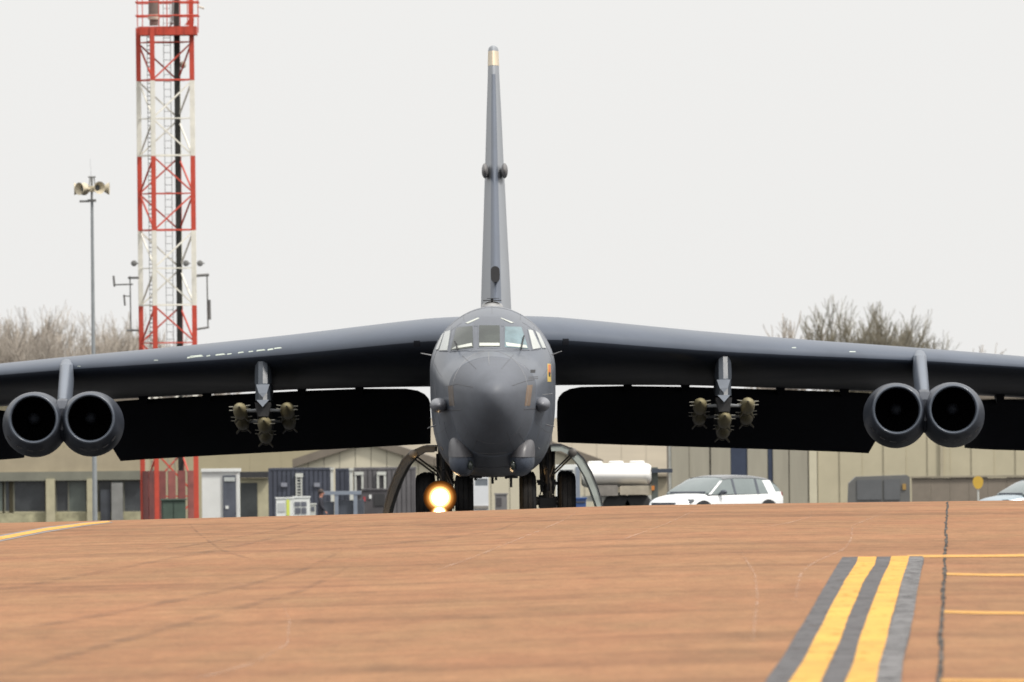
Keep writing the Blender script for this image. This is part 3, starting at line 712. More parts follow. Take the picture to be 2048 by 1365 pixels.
# ---- landing gear
def tyre(c, r=.71, hw=.205):
    prof = []
    for t, q in ((-.72,.42),(-.92,.55),(-1,.72),(-.96,.86),(-.82,.95),(-.62,.985),(-.6,.97),(-.52,.97),(-.5,1),(-.05,1),(-.04,.98),(.04,.98),(.05,1),(.5,1),(.52,.97),(.6,.97),(.62,.985),(.82,.95),(.96,.86),(1,.72),(.92,.55),(.72,.42)):
        prof.append((t*hw, q*r))
    return MB().lathe(c, (1,0,0), prof, 48)
for gi, gy in ((0, 411.0), (1, 426.0)):
    for sgn, off in ((-1, -1.21), (1, 1.29)):
        gx = AX + off
        dd = gy
        m = MB().tube((gx, gy, .71), (gx, gy, 1.55), .095, .10, 14).tube((gx, gy, 1.3), (gx - sgn*.05, gy, 2.3), .16, .17, 14)
        leg = m.build('landing_gear', steel, A, AO, smooth=40)
        MB().tube((gx - .62, gy, .71), (gx + .62, gy, .71), .075, .075, 12).build('axle', steel, leg, AO, smooth=40)
        for e in (-1, 1):
            tyre((gx + e*.475, gy, .712)).build('tyre', rubber, leg, AO, smooth=35)
            MB().lathe((gx + e*.475, gy, .712), (1,0,0), [(-.16,.02),(-.17,.16),(-.14,.31),(.14,.31),(.17,.16),(.16,.02)], 24).build('wheel_hub', steel, leg, AO, smooth=35)
        MB().tube((gx - .13, gy - .16, .95), (gx - .15, gy - .12, 1.9), .03).tube((gx + .13, gy - .16, .9), (gx + .16, gy - .1, 2.0), .035).tube((gx, gy - .25, 1.0), (gx, gy - .5, 1.5), .05).tube((gx, gy - .5, 1.5), (gx, gy - .1, 1.9), .045).box((gx - .2, gy - .22, .5), (gx + .2, gy - .1, .82)).box((gx - .24, gy - .16, 1.12), (gx + .24, gy - .05, 1.2)).build('scissor_link', bay, leg, AO)
        for k in range(4):
            x = gx + random.uniform(-.25, .25); MB().path([(x, gy-.2, .8), (x + random.uniform(-.12,.12), gy-.3, 1.15), (gx + random.uniform(-.2,.2), gy-.2, 1.6)], .014, 6).build('brake_hose', mat('hose', (.2,.17,.14), .6, var=.3), leg, AO)
        # curved door swung out from the belly
        if gi == 0 or True:
            def dp(pl): return [W(x, y, 410) for x, y in pl]
            outer = [(1101,889.5),(1125,889),(1150,899),(1168,916),(1184,944),(1197,976),(1206,1008),(1210,1030)]
            inner = [(1103,905),(1122,905),(1139,914),(1154,931),(1169,957),(1182,988),(1191,1012),(1196,1030)]
            def mir(p): 
                q = Vector(p)
                if sgn < 0: q.x = 2 * (AX - .02) - q.x
                q.y += gy - 411; return q
            O = [mir(p) for p in dp(outer)]; I = [mir(p) for p in dp(inner)]; I = [o_.lerp(i_, .86) for o_, i_ in zip(O, I)]
            n = len(O); sk = MB(); y0 = 0; dpt = Vector((0, 1.9, 0))
            # outer skin with depth
            th = .03
            rings = []
            for k in range(n):
                inw = (I[k] - O[k]).normalized() * th
                rings.append([O[k], O[k] + inw, O[k] + inw + dpt, O[k] + dpt])
            dr = MB().loft(rings).build('gear_door', mat('door_skin', (.05,.052,.058), .45, var=.15), A, AO)
            for yy in (0.0, .9, 1.8):     # ribs
                rb = []
                for k in range(n):
                    inw = (I[k] - O[k]).normalized() * .035
                    a = O[k] + inw + Vector((0, yy + .02, 0)); b = I[k] + Vector((0, yy + .02, 0))
                    rb.append([a, b, b + Vector((0,.06,0)), a + Vector((0,.06,0))])
                MB().loft(rb).build('door_rib', doorg if yy == 0 and sgn > 0 else mat('rib_dark', (.055,.053,.05), .5, var=.2), dr, AO)
            c = (O[2] + I[2]) / 2 + Vector((0, -.02, 0))
            MB().lathe(c + Vector((0,-.03,0)), (0,1,0), [(0,.005),(0,.05),(.03,.10),(.08,.11)], 16).build('hinge_boss', steel, dr, AO, smooth=40)
            MB().tube(c + Vector((-sgn*.02, .1, -.1)), Vector((gx + sgn*.12, gy - .2, 1.35)), .022).build('door_strut', steel, dr, AO)
# landing light on the left-hand leg, lit
lp = W(880, 995, 409.3)
def lens_mat(name, cen, k):
    # oversized lens with the lamp's glare painted in, fading through amber to black
    m = bpy.data.materials.new(name); m.use_nodes = True; t = m.node_tree; t.nodes.clear()
    o0 = cen - Vector(AO)
    tc = t.nodes.new('ShaderNodeTexCoord'); mp = t.nodes.new('ShaderNodeMapping'); mp.inputs['Location'].default_value = (-o0.x, 0, -o0.z); mp.inputs['Scale'].default_value = (1, 0, 1)
    t.links.new(tc.outputs['Object'], mp.inputs[0])
    ln = t.nodes.new('ShaderNodeVectorMath'); ln.operation = 'LENGTH'; t.links.new(mp.outputs[0], ln.inputs[0])
    dv = t.nodes.new('ShaderNodeMath'); dv.operation = 'DIVIDE'; dv.inputs[1].default_value = k; t.links.new(ln.outputs['Value'], dv.inputs[0])
    r = t.nodes.new('ShaderNodeValToRGB'); el = r.color_ramp.elements
    el[0].position = 0.0; el[0].color = (1, .86, .62, 1); el[1].position = 1.0; el[1].color = (.0012, .0004, .0001, 1)
    for p, c in ((.38, (.65, .42, .2, 1)), (.52, (.14, .075, .026, 1)), (.68, (.030, .012, .0025, 1)), (.85, (.007, .0022, .0004, 1))): x = el.new(p); x.color = c
    t.links.new(dv.outputs[0], r.inputs[0])
    e = t.nodes.new('ShaderNodeEmission'); e.inputs[1].default_value = 26; t.links.new(r.outputs[0], e.inputs[0])
    o = t.nodes.new('ShaderNodeOutputMaterial'); t.links.new(e.outputs[0], o.inputs[0]); return m
for cen, rr in ((lp, .40), (W(879, 1025, 409.3), .24)):  # lower lamp is added, standing in for the mirage reflection of the first
    house = MB().lathe(cen + Vector((0,.02,0)), (0,1,0), [(0,rr*1.005),(.02,rr*1.015),(.1,rr*.98),(.25,rr*.6),(.34,rr*.2),(.36,.01)], 28).build('landing_light_and_mirage', rubber, A, AO, smooth=45)
    MB().lathe(cen, (0,1,0), [(-.05,.005),(-.045,rr*.35),(-.03,rr*.68),(0,rr*.94),(.02,rr)], 32).build('lamp_glare_lens', lens_mat('lamp_glare', cen, rr), house, AO, smooth=True)
    MB().tube(cen + Vector((0,.25,0)), (AX-1.21, 411, .95), .04).build('lamp_bracket', steel, house, AO)
ld = bpy.data.lights.new('lamp_flare_spill', 'SPOT'); ld.energy = 420; ld.color = (1, .62, .25); ld.shadow_soft_size = .2; ld.spot_size = R(170); ld.spot_blend = .6
lo = bpy.data.objects.new('lamp_flare_spill', ld); COL.objects.link(lo); lo.location = lp + Vector((0, -.15, 0)) ; lo.rotation_euler = (R(90), 0, 0)  # warm spill added, aimed back at gear and belly to imitate the flare tint

# ---------------------------------------------------------------- background helpers
def pbox(mb, x0, y0, x1, y1, d, dep, ground=False, lower=.15):
    a = W(x0, (y0 + y1)/2, d); b = W(x1, (y0 + y1)/2, d); t = W((x0+x1)/2, y0, d); l = W((x0+x1)/2, y1, d)
    zb = gz(0, d) - lower if ground else l.z
    return mb.box((a.x, d, zb), (b.x, d + dep, t.z))
def pb(name, x0, y0, x1, y1, d, dep, m, parent, org, ground=False, lower=.15):
    return pbox(MB(), x0, y0, x1, y1, d, dep, ground, lower).build(name, m, parent, org)
def base(px, d): p = W(px, 1000, d); return (p.x, d, gz(p.x, d))

# ---- lattice mast
red = mat('mast_red', (.50, .062, .035), .5, var=.12, scale=3)
wht = mat('mast_white', (.72, .70, .62), .5, var=.10, scale=3)
MD = 650.0; mk = MD / F
top0 = W(336, 400, MD); mx0 = W(336, 682, MD).x
MO = (mx0, MD, gz(0, MD))
mast = empty('lattice_mast', MO, 'tall red and white lattice radio mast behind the left wing', 'mast')
def mz(row): return W(336, row, MD).z
A_ = (53.5*mk, 24*mk); corners = [(-A_[0], -A_[1]), (-A_[1], -A_[0] if False else -A_[0]), (A_[0], A_[1]), (A_[1], A_[0])]
corners = [(-53.5*mk, 24*mk), (-24*mk, -53.5*mk), (53.5*mk, -24*mk), (24*mk, 53.5*mk)]
corners = [(mx0 + a, MD + b) for a, b in corners]
LW = .085
def leg_seg(x, y, z0, z1, m, inx):
    mb = MB(); cx_ = math.copysign(1, mx0 - x); cy_ = math.copysign(1, MD - y)
    mb.box((x - LW, y - LW, z0), (x + LW, y - LW + .03, z1)); mb.box((x - LW*cx_ - .015, y - LW + .03, z0), (x - LW*cx_ + .015, y + LW, z1))
    return mb.build('leg', m, mast, MO)
rows = [-120, 55, 162, 313, 462, 612, 760, 905, 1075]
cols = [red, red, wht, red, wht, red, wht, red]
def bar(p0, p1, m, name, r=.038):
    p0, p1 = Vector(p0), Vector(p1)
    return MB().tube(p0, p1, r, r, 4).build(name, m, mast, MO)
for k in range(1, len(rows) - 1):
    r0, r1 = rows[k], rows[k+1]; m = cols[k]; z1, z0 = mz(r0), mz(r1)
    if k == len(rows) - 2: z0 = gz(0, MD) - .1
    for (x, y) in corners: leg_seg(x, y, z0 + .004, z1, m, 0)
    zm = (z0 + z1) / 2
    for i in range(4):
        a, b = corners[i], corners[(i+1) % 4]
        if i % 2 == 1: p = (a, b)
        else: p = (b, a)
        o = .03
        fl = k % 2
        if k == 1: zm_ = z1 - (z1 - z0) * .28
        else: zm_ = zm
        if k > 1: bar((p[fl^1][0], p[fl^1][1], z1 - o), (p[fl][0], p[fl][1], zm + o), m, 'diagonal_brace')
        bar((p[fl][0], p[fl][1], zm_ - o), (p[fl^1][0], p[fl^1][1], z0 + o), m, 'diagonal_brace')
        bar((a[0], a[1], zm_), (b[0], b[1], zm_), m, 'horizontal_brace', .03)
        bar((a[0], a[1], z0 + .03), (b[0], b[1], z0 + .03), m, 'horizontal_brace', .045)
        ob = corners[i]
# ladder, cable tray and dark feeder bundle
lad = MB(); lx, ly = W(340, 682, MD).x, MD + .1
zt, zb_ = mz(-100), gz(0, MD)
for s in (-1, 1): lad.box((lx + s*.13 - .012, ly, zb_), (lx + s*.13 + .012, ly + .03, zt))
z = zb_
while z < zt: lad.tube((lx - .13, ly + .015, z), (lx + .13, ly + .015, z), .011, .011, 5); z += .28
lad.build('ladder', mat('galvanised', (.30,.31,.31), .5, metal=.3, var=.15), mast, MO)
tray = MB(); tx = W(304, 682, MD).x; ty = MD - .55
for s in (-1, 1): tray.box((tx + s*.06 - .01, ty, zb_), (tx + s*.06 + .01, ty + .03, mz(60)))
z = zb_
while z < mz(60): tray.box((tx - .06, ty, z), (tx + .06, ty + .02, z + .035)); z += .16
tray.build('cable_tray', mat('tray_grey', (.16,.165,.165), .5, var=.2), mast, MO)
fx = W(359, 682, MD).x
fb2 = MB()
for i in range(4): fb2.tube((fx - .08 + i*.05, MD + .85, zb_), (fx - .08 + i*.05, MD + .85, mz(-60)), .036, .036, 6)
fb2.build('feeder_cables', mat('cable_black', (.028,.03,.028), .6, var=.3), mast, MO)
# platform and railings at the top
pbox(MB(), 277, 53, 393, 70, MD - 1.05, 2.1).build('platform', red, mast, MO)
px0, px1 = W(273, 40, MD).x, W(397, 40, MD).x
for r_, nm in ((5.5, 'guard_rail'), (32.5, 'guard_rail')):
    z = mz(r_); y0, y1 = MD - 1.15, MD + 1.15
    MB().path([(px0, y0, z), (px1, y0, z), (px1, y1, z), (px0, y1, z), (px0, y0, z)], .028, 6).build(nm, red, mast, MO)
for px in (276, 286, 319, 335, 361, 376, 397):
    x = W(px, 30, MD).x; MB().tube((x, MD - 1.15, mz(68)), (x, MD - 1.15, mz(-25)), .018, .018, 6).build('rail_post', red, mast, MO)
x = W(382, 10, MD).x; MB().box((x - .09, MD - .4, mz(60)), (x + .09, MD - .2, mz(-60))).build('upper_leg', red, mast, MO)
x = W(308, 10, MD).x
dr = MB().lathe((x, MD - .6, mz(52)), (0,0,1), [(0,.02),(0,.17),(.25,.17),(.26,.21),(1.2,.2),(1.4,.12)], 18).build('beacon_drum', mat('drum_brown', (.17,.13,.11), .6, var=.25), mast, MO, smooth=40)
MB().lathe((x, MD - .6, mz(40)), (0,0,1), [(0,.19),(0,.225),(.2,.225),(.2,.19)], 18).build('drum_band', mat('drum_pale', (.5,.44,.36), .6), dr, MO)
c = W(344, 46, MD - 1); MB().ell(c, (.07,.15,.07)).tube(c, c + Vector((-.15, .2, -.3)), .03).tube(c + Vector((0,.2,0)), W(346, 0, MD - .8), .05).build('camera_head', mat('lamp_head', (.25,.24,.24), .4, var=.2), mast, MO, smooth=40)
MB().prism([(W(370,52,MD).x, mz(52)), (W(388,52,MD).x, mz(52)), (W(389,38,MD).x, mz(38)), (W(381,38,MD).x, mz(38))], MD - .9, MD - .85).build('top_bracket', red, mast, MO)
c = W(395, 13, MD - 1); MB().tube(c, W(408, 17, MD - 1), .03, .05).build('whip_antenna', mat('antenna_pale', (.55,.5,.42), .5), mast, MO)
# side antennas
agrey = mat('antenna_grey', (.16,.16,.155), .5, var=.2)
def ant(pts, r, nm='dipole_antenna', d=MD): MB().path([W(x, y, d) for x, y in pts], r, 6).build(nm, agrey, mast, MO)
ant([(278,556),(256,556)], .045, 'antenna_arm'); ant([(278,661),(253,661)], .04, 'antenna_arm'); ant([(260,553),(262,664)], .025)
ant([(229,570),(266,569)], .028, 'antenna_arm'); ant([(227,552),(229,574)], .04); ant([(248,590),(250,612)], .035); ant([(246,592),(262,593)], .02, 'antenna_arm')
ant([(390,552),(418,550)], .055, 'antenna_arm'); ant([(392,659),(418,655)], .04, 'antenna_arm'); ant([(414,550),(416,657)], .028); ant([(418.5,600),(419.5,640)], .055)
for px, py in ((268,527),(372,527),(400,527)):
    c = W(px, py, MD - 1.1); MB().lathe(c, (0,1,0), [(-.12,.01),(-.1,.10),(0,.12),(.1,.05)], 14).tube(c, c + Vector((.15,.3,0)), .025).build('obstruction_light', agrey, mast, MO, smooth=40)
c = W(366, 130, MD + .9); MB().ell(c, (.12,.1,.14)).build('junction_box', mat('drum_pale', (.5,.44,.36)), mast, MO, smooth=True)
# anti-climb panels at the foot
maroon = mat('climb_panel', (.16,.045,.04), .7, var=.3, scale=2)
for i in (0, 1):
    a, b = Vector((*corners[i], 0)), Vector((*corners[i+1], 0)); dv = (b - a); L = dv.length; dv /= L; nrm = Vector((-dv.y, dv.x, 0))
    if nrm.y > 0: nrm = -nrm
    for k in range(4 if i else 2):
        n = 4 if i else 2; s0, s1 = L * k / n + .05, L * (k+1) / n - .05
        P = [a + dv*s0 , a + dv*s1]
        zz0, zz1 = gz(0, MD), mz(942)
        MB().add([(P[0].x, P[0].y, zz0), (P[1].x, P[1].y, zz0), (P[1].x, P[1].y, zz1), (P[0].x, P[0].y, zz1)] + [(P[0].x + nrm.x*.05, P[0].y + nrm.y*.05, zz0), (P[1].x + nrm.x*.05, P[1].y + nrm.y*.05, zz0), (P[1].x + nrm.x*.05, P[1].y + nrm.y*.05, zz1), (P[0].x + nrm.x*.05, P[0].y + nrm.y*.05, zz1)], [(0,1,2,3),(7,6,5,4),(0,4,5,1),(1,5,6,2),(2,6,7,3),(3,7,4,0)]).build('anticlimb_panel', maroon if k % 2 == 0 else mat('climb_panel_b', (.22,.07,.06), .7, var=.3, scale=2), mast, MO)
gcab = empty('equipment_cabinet', base(347, 640), 'dark green equipment cabinet at the foot of the red mast', 'cabinet'); go = gcab.location.copy()
gg = mat('cabinet_green', (.055,.085,.065), .6, var=.2)
cb = pb('casing', 323, 1001, 371, 1050, 640, .6, gg, gcab, go, True)
pb('door', 326, 1005, 346, 1046, 639.96, .04, gg, gcab, go); pb('door', 348, 1005, 368, 1046, 639.96, .04, gg, gcab, go); pb('lid', 321, 998, 373, 1001, 639.9, .8, gg, gcab, go)

# ---- loudspeaker pole
PD = 640.0; PO = base(187, PD)
pole = empty('siren_pole', PO, 'slim grey pole with a cluster of cream horn loudspeakers left of the mast', 'siren pole')
galv = mat('pole_grey', (.27,.29,.30), .5, metal=.2, var=.15)
cream = mat('horn_cream', (.52,.46,.34), .5, var=.15, scale=4)
MB().tube(Vector((W(190,1040,PD).x, PD, PO[2])), W(184, 402, PD), .10, .055, 12).build('shaft', galv, pole, PO, smooth=40)
MB().box(W(159,405,PD-.1), W(178,401,PD+.1) + Vector((0,.2,0))).box(W(175,404,PD-.15), W(192,399,PD+.1) + Vector((0,.3,0))).build('crossarm', agrey, pole, PO)
MB().tube(W(183.5,402,PD), W(183.5,356,PD), .045).box(W(176,356,PD-.05), W(191,353,PD) + Vector((0,.1,0))).tube(W(178,372,PD), W(180,355,PD), .02).tube(W(190,372,PD), W(188,355,PD), .02).build('head_frame', agrey, pole, PO)
MB().tube(W(182,354,PD), W(180,318,PD), .006, .004, 5).build('whip_antenna', galv, pole, PO)
hornp = [(0,.05),(.18,.07),(.34,.12),(.46,.20),(.52,.235),(.54,.235),(.5,.2),(.38,.12)]
ch = W(183.5, 378, PD)
for q in (R(182), R(-2), R(-62), R(118), R(225)):
    ax = Vector((math.cos(q), math.sin(q), 0)); cc = ch + ax * .12 + Vector((0, 0, .0 if q > -1 else .03))
    h = MB().lathe(cc, ax, hornp, 22).build('horn', cream, pole, PO, smooth=50)
    MB().lathe(cc + ax*.34, ax, [(0,.005),(.02,.06),(-.02,.11)], 14).build('horn_throat', mat('throat_dark', (.07,.075,.08), .5, var=.2), h, PO, smooth=True)
MB().lathe(ch + Vector((0,0,-.12)), (0,0,1), [(0,.02),(0,.14),(.22,.14),(.22,.02)], 16).build('driver_housing', cream, pole, PO, smooth=40)

# ---- large hangars at the back
beige = mat('hangar_beige', (.36,.315,.205), .7, var=.08, scale=.4)
beige2 = mat('hangar_tan', (.33,.29,.21), .7, var=.08, scale=.4)
creamw = mat('cream_cladding', (.56,.52,.40), .65, var=.06, scale=.5)
brownr = mat('verge_brown', (.17,.145,.115), .7, var=.15)
roofb = mat('roof_brown', (.245,.21,.155), .8, var=.12, scale=.3)
h1 = empty('hangar', base(350, 770), 'long beige hangar wall filling the background behind the left wing', 'hangar'); o1 = h1.location.copy()
for k in range(14):
    x0 = -120 + k * 62
    pb('wall_panel', x0, 803, x0 + 61.75, 1060, 770, .3, beige, h1, o1, True)
pb('wall_core', -120, 805, 747, 1060, 770.2, 8, brownr, h1, o1, True)
pb('eaves_trim', -122, 797, 750, 803, 769.8, 9, brownr, h1, o1)
h2 = empty('hangar', base(1200, 780), 'brown sheet-roofed hangar rising behind the tanker truck', 'hangar'); o2 = h2.location.copy()
def slope_roof(name, x0, x1, r0, r1, d0, d1, m, parent, org):
    a, b = W(x0, r0, d0), W(x1, r0, d0); c, e = W(x1, r1, d1), W(x0, r1, d1)
    t = Vector((0,0,-.12))
    return MB().add([a,b,c,e,a+t,b+t,c+t,e+t], [(0,1,2,3),(7,6,5,4),(0,4,5,1),(1,5,6,2),(2,6,7,3),(3,7,4,0)]).build(name, m, parent, org)
for k in range(12):
    x0 = 748 + k * 49.5; slope_roof('roof_sheet', x0, x0 + 48.9, 948, 838, 780, 795, roofb, h2, o2)
pb('wall', 748, 944, 1340, 1050, 780.3, 14, beige2, h2, o2, True)
slope_roof('roof_deck', 748.5, 1339, 946.5, 836.5, 780.6, 795.6, brownr, h2, o2)

# ---- cream double-gabled workshop
g = empty('gabled_workshop', base(890, 735), 'cream workshop with two low gables and brown verge boards behind the aircraft nose', 'workshop'); og = g.location.copy(); GD = 735.0
def gable(xa, ya, xt, yt, xb, yb):
    a, t, b = W(xa, ya, GD), W(xt, yt, GD), W(xb, yb, GD); zb = gz(0, GD) - .1
    n = 9
    for k in range(n):       # cladding sheets with recessed joints
        x0 = a.x + (b.x - a.x) * k / n + .012; x1 = a.x + (b.x - a.x) * (k+1) / n - .012
        def zt(x): return a.z + (t.z - a.z) * (x - a.x) / (t.x - a.x) if x < t.x else t.z + (b.z - t.z) * (x - t.x) / (b.x - t.x)
        poly = [(x0, zb), (x1, zb), (x1, zt(x1))] + ([(t.x, t.z)] if x0 < t.x < x1 else []) + [(x0, zt(x0))]
        MB().prism(poly, GD, GD + .15).build('cladding_sheet', creamw, g, og)
    MB().prism([(a.x, zb), (b.x, zb), (b.x, b.z), (t.x, t.z), (a.x, a.z)], GD + .1501, GD + 12).build('gable_core', brownr, g, og)
    for p, q in ((a, t), (t, b)):
        up = Vector((0, 0, .30))
        MB().add([p + Vector((0,-.25,-.06)), q + Vector((0,-.25,-.06)), q + Vector((0,-.25,0)) + up, p + Vector((0,-.25,0)) + up, p + Vector((0,13,-.06)), q + Vector((0,13,-.06)), q + Vector((0,13,0)) + up, p + Vector((0,13,0)) + up], [(0,1,2,3),(7,6,5,4),(0,4,5,1),(1,5,6,2),(2,6,7,3),(3,7,4,0)]).build('roof_verge', brownr, g, og)
gable(585, 933, 731, 884, 868, 929)
gable(869, 931, 1040, 874, 1206, 934)

# ---- low glazed building far left
lb = empty('low_building', base(120, 700), 'low beige building with dark windows and pale columns at the far left', 'building'); ol = lb.location.copy(); LD = 700.0
colm = mat('column_sand', (.40,.37,.25), .7, var=.15, scale=2); winm = mat('window_dark', (.05,.055,.06), .25, var=.4, scale=.8)
wing2 = mat('window_greenish', (.12,.14,.125), .3, var=.25, scale=.8); fasc = mat('fascia_grey', (.17,.17,.135), .7, var=.2, scale=.8)
pb('back_wall', -130, 905, 290, 1060, LD + .6, 8, beige, lb, ol, True)
pb('upper_wall', -130, 900, 290, 944, LD + .1, .5, mat('upper_wall_tan', (.34,.29,.20), .7, var=.1), lb, ol)
pb('fascia', -130, 944, 290, 962, LD - .05, .64, fasc, lb, ol)
pb('dado', -130, 1026, 290, 1060, LD + .1, .5, mat('dado_sand', (.33,.31,.20), .8, var=.35, scale=3), lb, ol, True)
for x0, x1, m in ((-125,-60,winm),(-55,5,wing2),(10,18,winm),(28,90,winm),(112,136,winm),(137,172,wing2),(197,221,winm),(224,246,wing2),(248,282,winm)):
    w_ = pb('window', x0, 962.5, x1, 1026, LD + .3, .28, m, lb, ol)
    pb('mullion', x0 - 1.2, 962.5, x0 + 1.2, 1026, LD + .22, .075, fasc, w_, ol)
    pb('sill', x0, 1023.5, x1, 1026, LD + .12, .178, colm, w_, ol)
for x0, x1 in ((-58,-46),(92,110),(174,193)):
    pb('column', x0, 958, x1, 1060, LD - .2, .26, colm, lb, ol, True)
pb('service_panel', 223, 966, 246, 1060, LD - .1, .15, mat('panel_grey', (.20,.20,.19), .6, var=.2), lb, ol, True)
pb('door', 201, 980, 221, 1060, LD + .02, .25, mat('door_dark', (.045,.05,.06), .5, var=.3), lb, ol, True)

# ---- white portable cabin, doorway block, dark containers
cab = empty('portable_cabin', base(440, 655), 'white portable cabin with a tall dark door right of the mast', 'cabin'); oc_ = cab.location.copy()
cw = mat('cabin_white', (.70,.72,.70), .5, var=.06, scale=1)
pb('shell', 404, 944, 478, 1060, 655, 2.4, cw, cab, oc_, True); pb('roof_edge', 402, 938, 480, 944, 654.9, 2.6, cw, cab, oc_)
dd_ = pb('door', 446, 951, 472, 1060, 654.93, .06, mat('cabin_door', (.085,.095,.12), .4, var=.3, scale=2), cab, oc_, True)
pb('door_light', 448, 955, 470, 963, 654.9, .028, mat('pale_glass', (.45,.48,.47), .2), dd_, oc_); pb('notice', 451, 1012, 457, 1018, 654.9, .028, cw, dd_, oc_)
pb('corner_post', 472.5, 944.5, 478, 1060, 654.95, .045, mat('cabin_post', (.62,.63,.61), .5), cab, oc_, True)
an = empty('annexe', base(505, 690), 'sand coloured annexe with a dark doorway between the white cabin and the navy container', 'annexe'); oa = an.location.copy()
pb('wall', 479, 957, 540, 1060, 690, 2, colm, an, oa, True); pb('canopy', 478, 944, 541, 956, 689.7, 2.4, bay, an, oa)
pb('doorway', 481, 966, 515, 1060, 689.95, .045, mat('doorway_dark', (.035,.04,.04), .5, var=.4, scale=1.5), an, oa, True)
navy = mat('container_navy', (.055,.062,.085), .5, var=.15, scale=1.2); navy2 = mat('container_grey', (.115,.11,.115), .55, var=.15, scale=1.2)
def container(x0, x1, y0, d, m, label):
    e = empty('shipping_container', base((x0+x1)/2, d), label, 'container', 'containers behind the left flap'); oo = e.location.copy()
    pb('body', x0, y0 + 2, x1, 1065, d + .06, 2.3, m, e, oo, True)
    n = int((x1 - x0) / 9)
    for k in range(n):
        a = x0 + (x1 - x0) * (k + .12) / n; b = x0 + (x1 - x0) * (k + .88) / n
        pb('side_rib', a, y0 + 5, b, 1060, d + .02, .042, m, e, oo, True)
    pb('top_rail', x0, y0, x1, y0 + 4.5, d, 2.4, m, e, oo)
    for x in (x0, x1 - 4): pb('corner_post', x, y0 + 4.6, x + 4, 1060, d, .058, m, e, oo, True)
    return e, oo
c1, oc1 = container(537, 664, 936, 672, navy, 'navy blue container with a ladder on its front, behind the white carts')
c2, oc2 = container(671, 699, 937, 674, navy, 'narrow navy container between two pale posts')
c3, oc3 = container(707, 832, 935, 676, navy2, 'warm grey container with two white arched frames, left of the gear door')
pale_w = mat('pale_post', (.52,.53,.49), .6, var=.15)
for x in (593, 603): pb('ladder_rail', x - 1.4, 953, x + 1.4, 998, 671.9, .05, pale_w, c1, oc1)
for k in range(7): pb('ladder_rung', 594.5, 958 + k*6, 601.5, 960 + k*6, 671.92, .03, pale_w, c1, oc1)
pb('ladder_head', 591, 947, 606, 955, 671.88, .1, pale_w, c1, oc1)
for x in (568, 634): pb('label_plate', x - 6, 966, x + 6, 974, 671.93, .05, mat('plate_grey', (.22,.23,.27), .5, var=.2), c1, oc1)
def post(x0, x1, y0, lab):
    e = empty('marker_post', base((x0+x1)/2, 668), lab, 'post', 'pale posts between the containers')
    pb('shaft', x0, y0 + 4, x1, 1050, 668, .12, pale_w, e, e.location.copy(), True); pb('cap', x0 - 1.5, y0, x1 + 1.5, y0 + 4, 667.95, .22, pale_w, e, e.location.copy())
post(661.5, 667, 936, 'pale post on the right corner of the navy container with the ladder'); post(699.5, 706, 937, 'pale grey post left of the warm grey container')
for x in (718, 763):
    for s in (-1, 1): pb('frame_upright', x + s*7 - 2.2, 951, x + s*7 + 2.2, 985, 675.9, .08, pale_w, c3, oc3)
    pb('frame_head', x - 9.2, 944, x + 9.2, 950.8, 675.88, .1, pale_w, c3, oc3)

# ---- ground support carts in front of the containers
wd = mat('wheel_black', (.02,.02,.02), .8, var=.3)
def cart_wheels(e, oo, x0, x1, d, n=2):
    z = gz(0, d)
    for k in range(n):
        p = W(x0 + (x1-x0)*k/(n-1), 1030, d); 
        for yy in (.05, .95): MB().lathe((p.x, d + yy, z + .22), (0,1,0), [(-.08,.02),(-.08,.18),(-.05,.22),(.05,.22),(.08,.18),(.08,.02)], 16).build('wheel', wd, e, oo, smooth=40)
def cart(x0, x1, y0, d, label, m, bits):
    e = empty('ground_cart', base((x0+x1)/2, d), label, 'cart', 'ground support carts'); oo = e.location.copy()
    z = gz(0, d) + .3; a, b = W(x0, y0, d), W(x1, y0, d)
    MB().box((a.x, d, z), (b.x, d + 1.0, a.z)).build('body', m, e, oo)
    MB().box((a.x - .03, d - .03, a.z), (b.x + .03, d + 1.03, a.z + .05)).build('lid', m, e, oo)
    for nm, bx0, by0, bx1, by1, bm in bits: pb(nm, bx0, by0, bx1, by1, d - .025, .024, bm, e, oo)
    cart_wheels(e, oo, x0 + 4, x1 - 4, d)
    return e
lime = mat('lime_band', (.62,.68,.12), .5); slate = mat('slate_panel', (.13,.14,.17), .5, var=.3)
cart(552, 585, 998, 640, 'white cart with a lime green stripe in front of the navy container', cw, [('stripe', 573, 1000, 579, 1032, lime), ('hatch', 556, 1006, 570, 1024, mat('hatch_grey', (.5,.52,.52), .5))])
cart(586, 619, 996, 642, 'white cart with dark louvred panels beside the lime striped one', cw, [('panel', 589, 1004, 600, 1013, slate), ('panel', 602, 1004, 613, 1013, slate), ('panel', 590, 1016, 601, 1028, slate), ('panel', 603, 1016, 613, 1028, slate)])
cart(620, 631, 1010, 644, 'small pale box cart right of the louvred white cart', pale_w, [('panel', 622, 1014, 629, 1022, slate)])
